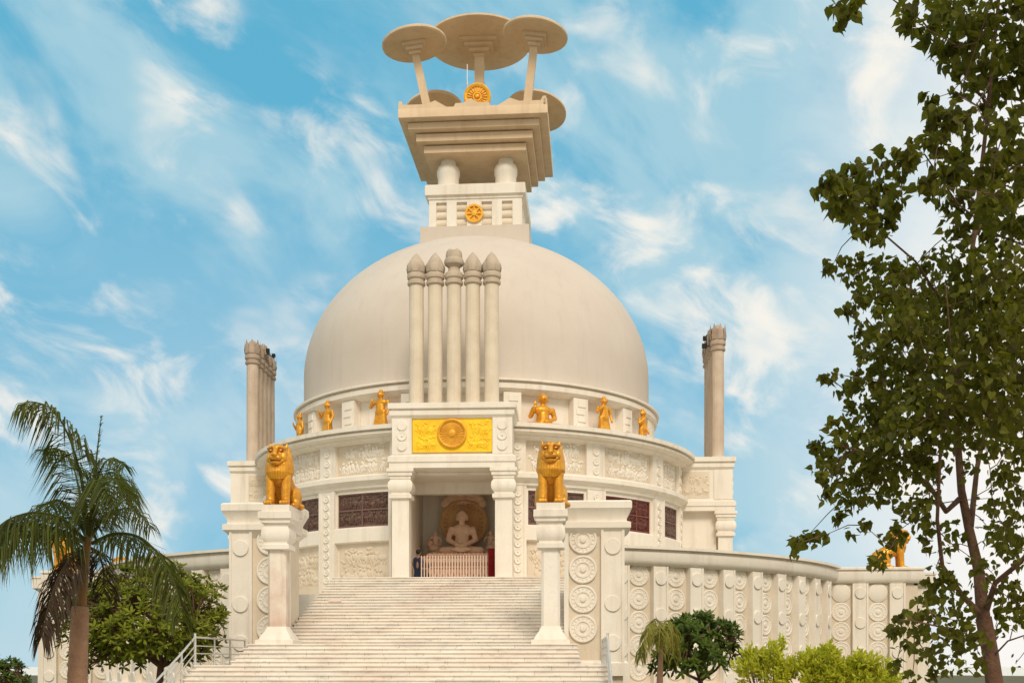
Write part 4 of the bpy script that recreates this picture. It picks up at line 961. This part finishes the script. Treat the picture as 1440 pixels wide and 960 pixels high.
for lab,X,Y,rx,rz_,n,sd,D in (('loose lime green shrub with bare gaps, next to the dark rounded shrub',1078,958,.56,.66,170,31,28),
     ('tall lime green shrub in the middle of the bright row',1150,962,.68,.68,260,32,27.5),
     ('lime green shrub at the tree end of the bright row',1210,966,.68,.6,240,33,27.0)):
    lime(lab,W(X,Y,D),gz(W(X,950,D)),rx,rx,rz_,n,sd)

# ================================================================== sky and light
w = bpy.data.worlds.new('World'); S.world = w; w.use_nodes = True
N, L = w.node_tree.nodes, w.node_tree.links
SUN_EL, SUN_AZ = rad(43), rad(11)           # from the viewer's side, a little to the left
bg = N['Background']; bg.inputs['Strength'].default_value = .1
sky = N.new('ShaderNodeTexSky'); sky.sky_type = 'NISHITA'; sky.sun_disc = False
sky.sun_elevation = SUN_EL; sky.sun_rotation = pi + SUN_AZ; sky.air_density = 1.0; sky.dust_density = .6; sky.ozone_density = 2.5
tc = N.new('ShaderNodeTexCoord')
def nz(scale, rot, sc, detail, lo, hi, dist=0., off=(0,0,0)):
    r0 = N.new('ShaderNodeMapping'); r0.inputs['Rotation'].default_value = rot
    L.new(tc.outputs['Generated'], r0.inputs['Vector'])
    r1 = N.new('ShaderNodeMapping'); r1.inputs['Scale'].default_value = sc; r1.inputs['Location'].default_value = off
    L.new(r0.outputs[0], r1.inputs['Vector'])
    n = N.new('ShaderNodeTexNoise'); n.inputs['Scale'].default_value = scale; n.inputs['Detail'].default_value = detail; n.inputs['Roughness'].default_value = .55; n.inputs['Distortion'].default_value = dist
    L.new(r1.outputs[0], n.inputs['Vector'])
    m = N.new('ShaderNodeMapRange'); m.interpolation_type = 'SMOOTHSTEP'; m.inputs['From Min'].default_value = lo; m.inputs['From Max'].default_value = hi
    L.new(n.outputs['Fac'], m.inputs['Value']); return m.outputs[0]
def mth(op, a, b):
    n = N.new('ShaderNodeMath'); n.operation = op; n.use_clamp = True
    for i, q in enumerate((a,b)):
        if isinstance(q,(int,float)): n.inputs[i].default_value = q
        else: L.new(q, n.inputs[i])
    return n.outputs[0]
def mixc(f, a, b):
    n = N.new('ShaderNodeMix'); n.data_type = 'RGBA'
    if isinstance(f,(int,float)): n.inputs['Factor'].default_value = f
    else: L.new(f, n.inputs['Factor'])
    for k, q in (('A',a),('B',b)):
        if isinstance(q,tuple): n.inputs[k].default_value = (*q,1)
        else: L.new(q, n.inputs[k])
    return n.outputs['Result']
veil = nz(5.,(0,rad(-24),0),(1.,1.,1.9),8,.38,.62,.5)
mask = nz(4.2,(0,rad(-20),0),(1,1,1.4),4,.38,.56,.3,(.3,1.1,.2))
puff = nz(11.,(0,rad(-27),0),(1.,1.,1.75),10,.47,.71,.5,(1.3,2.2,.9))
bright = mth('MULTIPLY',puff,mask)
SKB = 10.
blue = mixc(.85, sky.outputs[0], (.115*SKB,.46*SKB,.66*SKB))
c1 = mixc(mth('MULTIPLY',veil,.8), blue, (.4*SKB,.62*SKB,.71*SKB))
sxyz = N.new('ShaderNodeSeparateXYZ'); L.new(tc.outputs['Generated'], sxyz.inputs[0])
hz = N.new('ShaderNodeMapRange'); hz.inputs['From Min'].default_value = .42; hz.inputs['From Max'].default_value = -.02; hz.inputs['To Max'].default_value = .62
L.new(sxyz.outputs['Z'], hz.inputs['Value'])
c2 = mixc(mth('MULTIPLY',hz.outputs[0],nz(2.0,(0,0,0),(1,1,1.6),4,.25,.7)), c1, (.72*SKB,.78*SKB,.82*SKB))
bank = N.new('ShaderNodeMapRange'); bank.inputs['From Min'].default_value = .15; bank.inputs['From Max'].default_value = .34; L.new(sxyz.outputs['X'], bank.inputs['Value'])
c3 = mixc(mth('MULTIPLY',mth('MULTIPLY',bank.outputs[0],nz(2.4,(0,0,0),(1,1,1.5),5,.22,.5)),.95), c2, (.94*SKB,.9*SKB,.86*SKB))
c4 = mixc(mth('MULTIPLY',bright,.86), c3, (.95*SKB,.89*SKB,.8*SKB))
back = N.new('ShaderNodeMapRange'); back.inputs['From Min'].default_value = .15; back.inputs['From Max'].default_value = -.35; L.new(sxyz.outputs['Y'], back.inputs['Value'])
c4 = mixc(mth('MULTIPLY',mth('MULTIPLY',back.outputs[0],nz(1.6,(0,0,0),(1,1,1.4),5,.2,.5)),.9), c4, (.8*SKB,.73*SKB,.62*SKB))   # unseen cream clouds added behind the viewer to brighten the facades
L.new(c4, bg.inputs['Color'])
sd_ = bpy.data.lights.new('sun','SUN'); so = bpy.data.objects.new('sun',sd_); COL.objects.link(so)
sd_.energy = 2.2; sd_.angle = rad(18); sd_.color = (1,.89,.76)
dirv = Vector((sin(SUN_AZ)*cos(SUN_EL),-cos(SUN_AZ)*cos(SUN_EL),sin(SUN_EL)))
so.rotation_euler = (-dirv).to_track_quat('-Z','Y').to_euler(); so.location = dirv*80
S.view_settings.view_transform = 'Standard'; S.view_settings.look = 'None'; S.view_settings.exposure = .08; S.view_settings.gamma = 1
S.cycles.max_bounces = 8; S.cycles.diffuse_bounces = 6
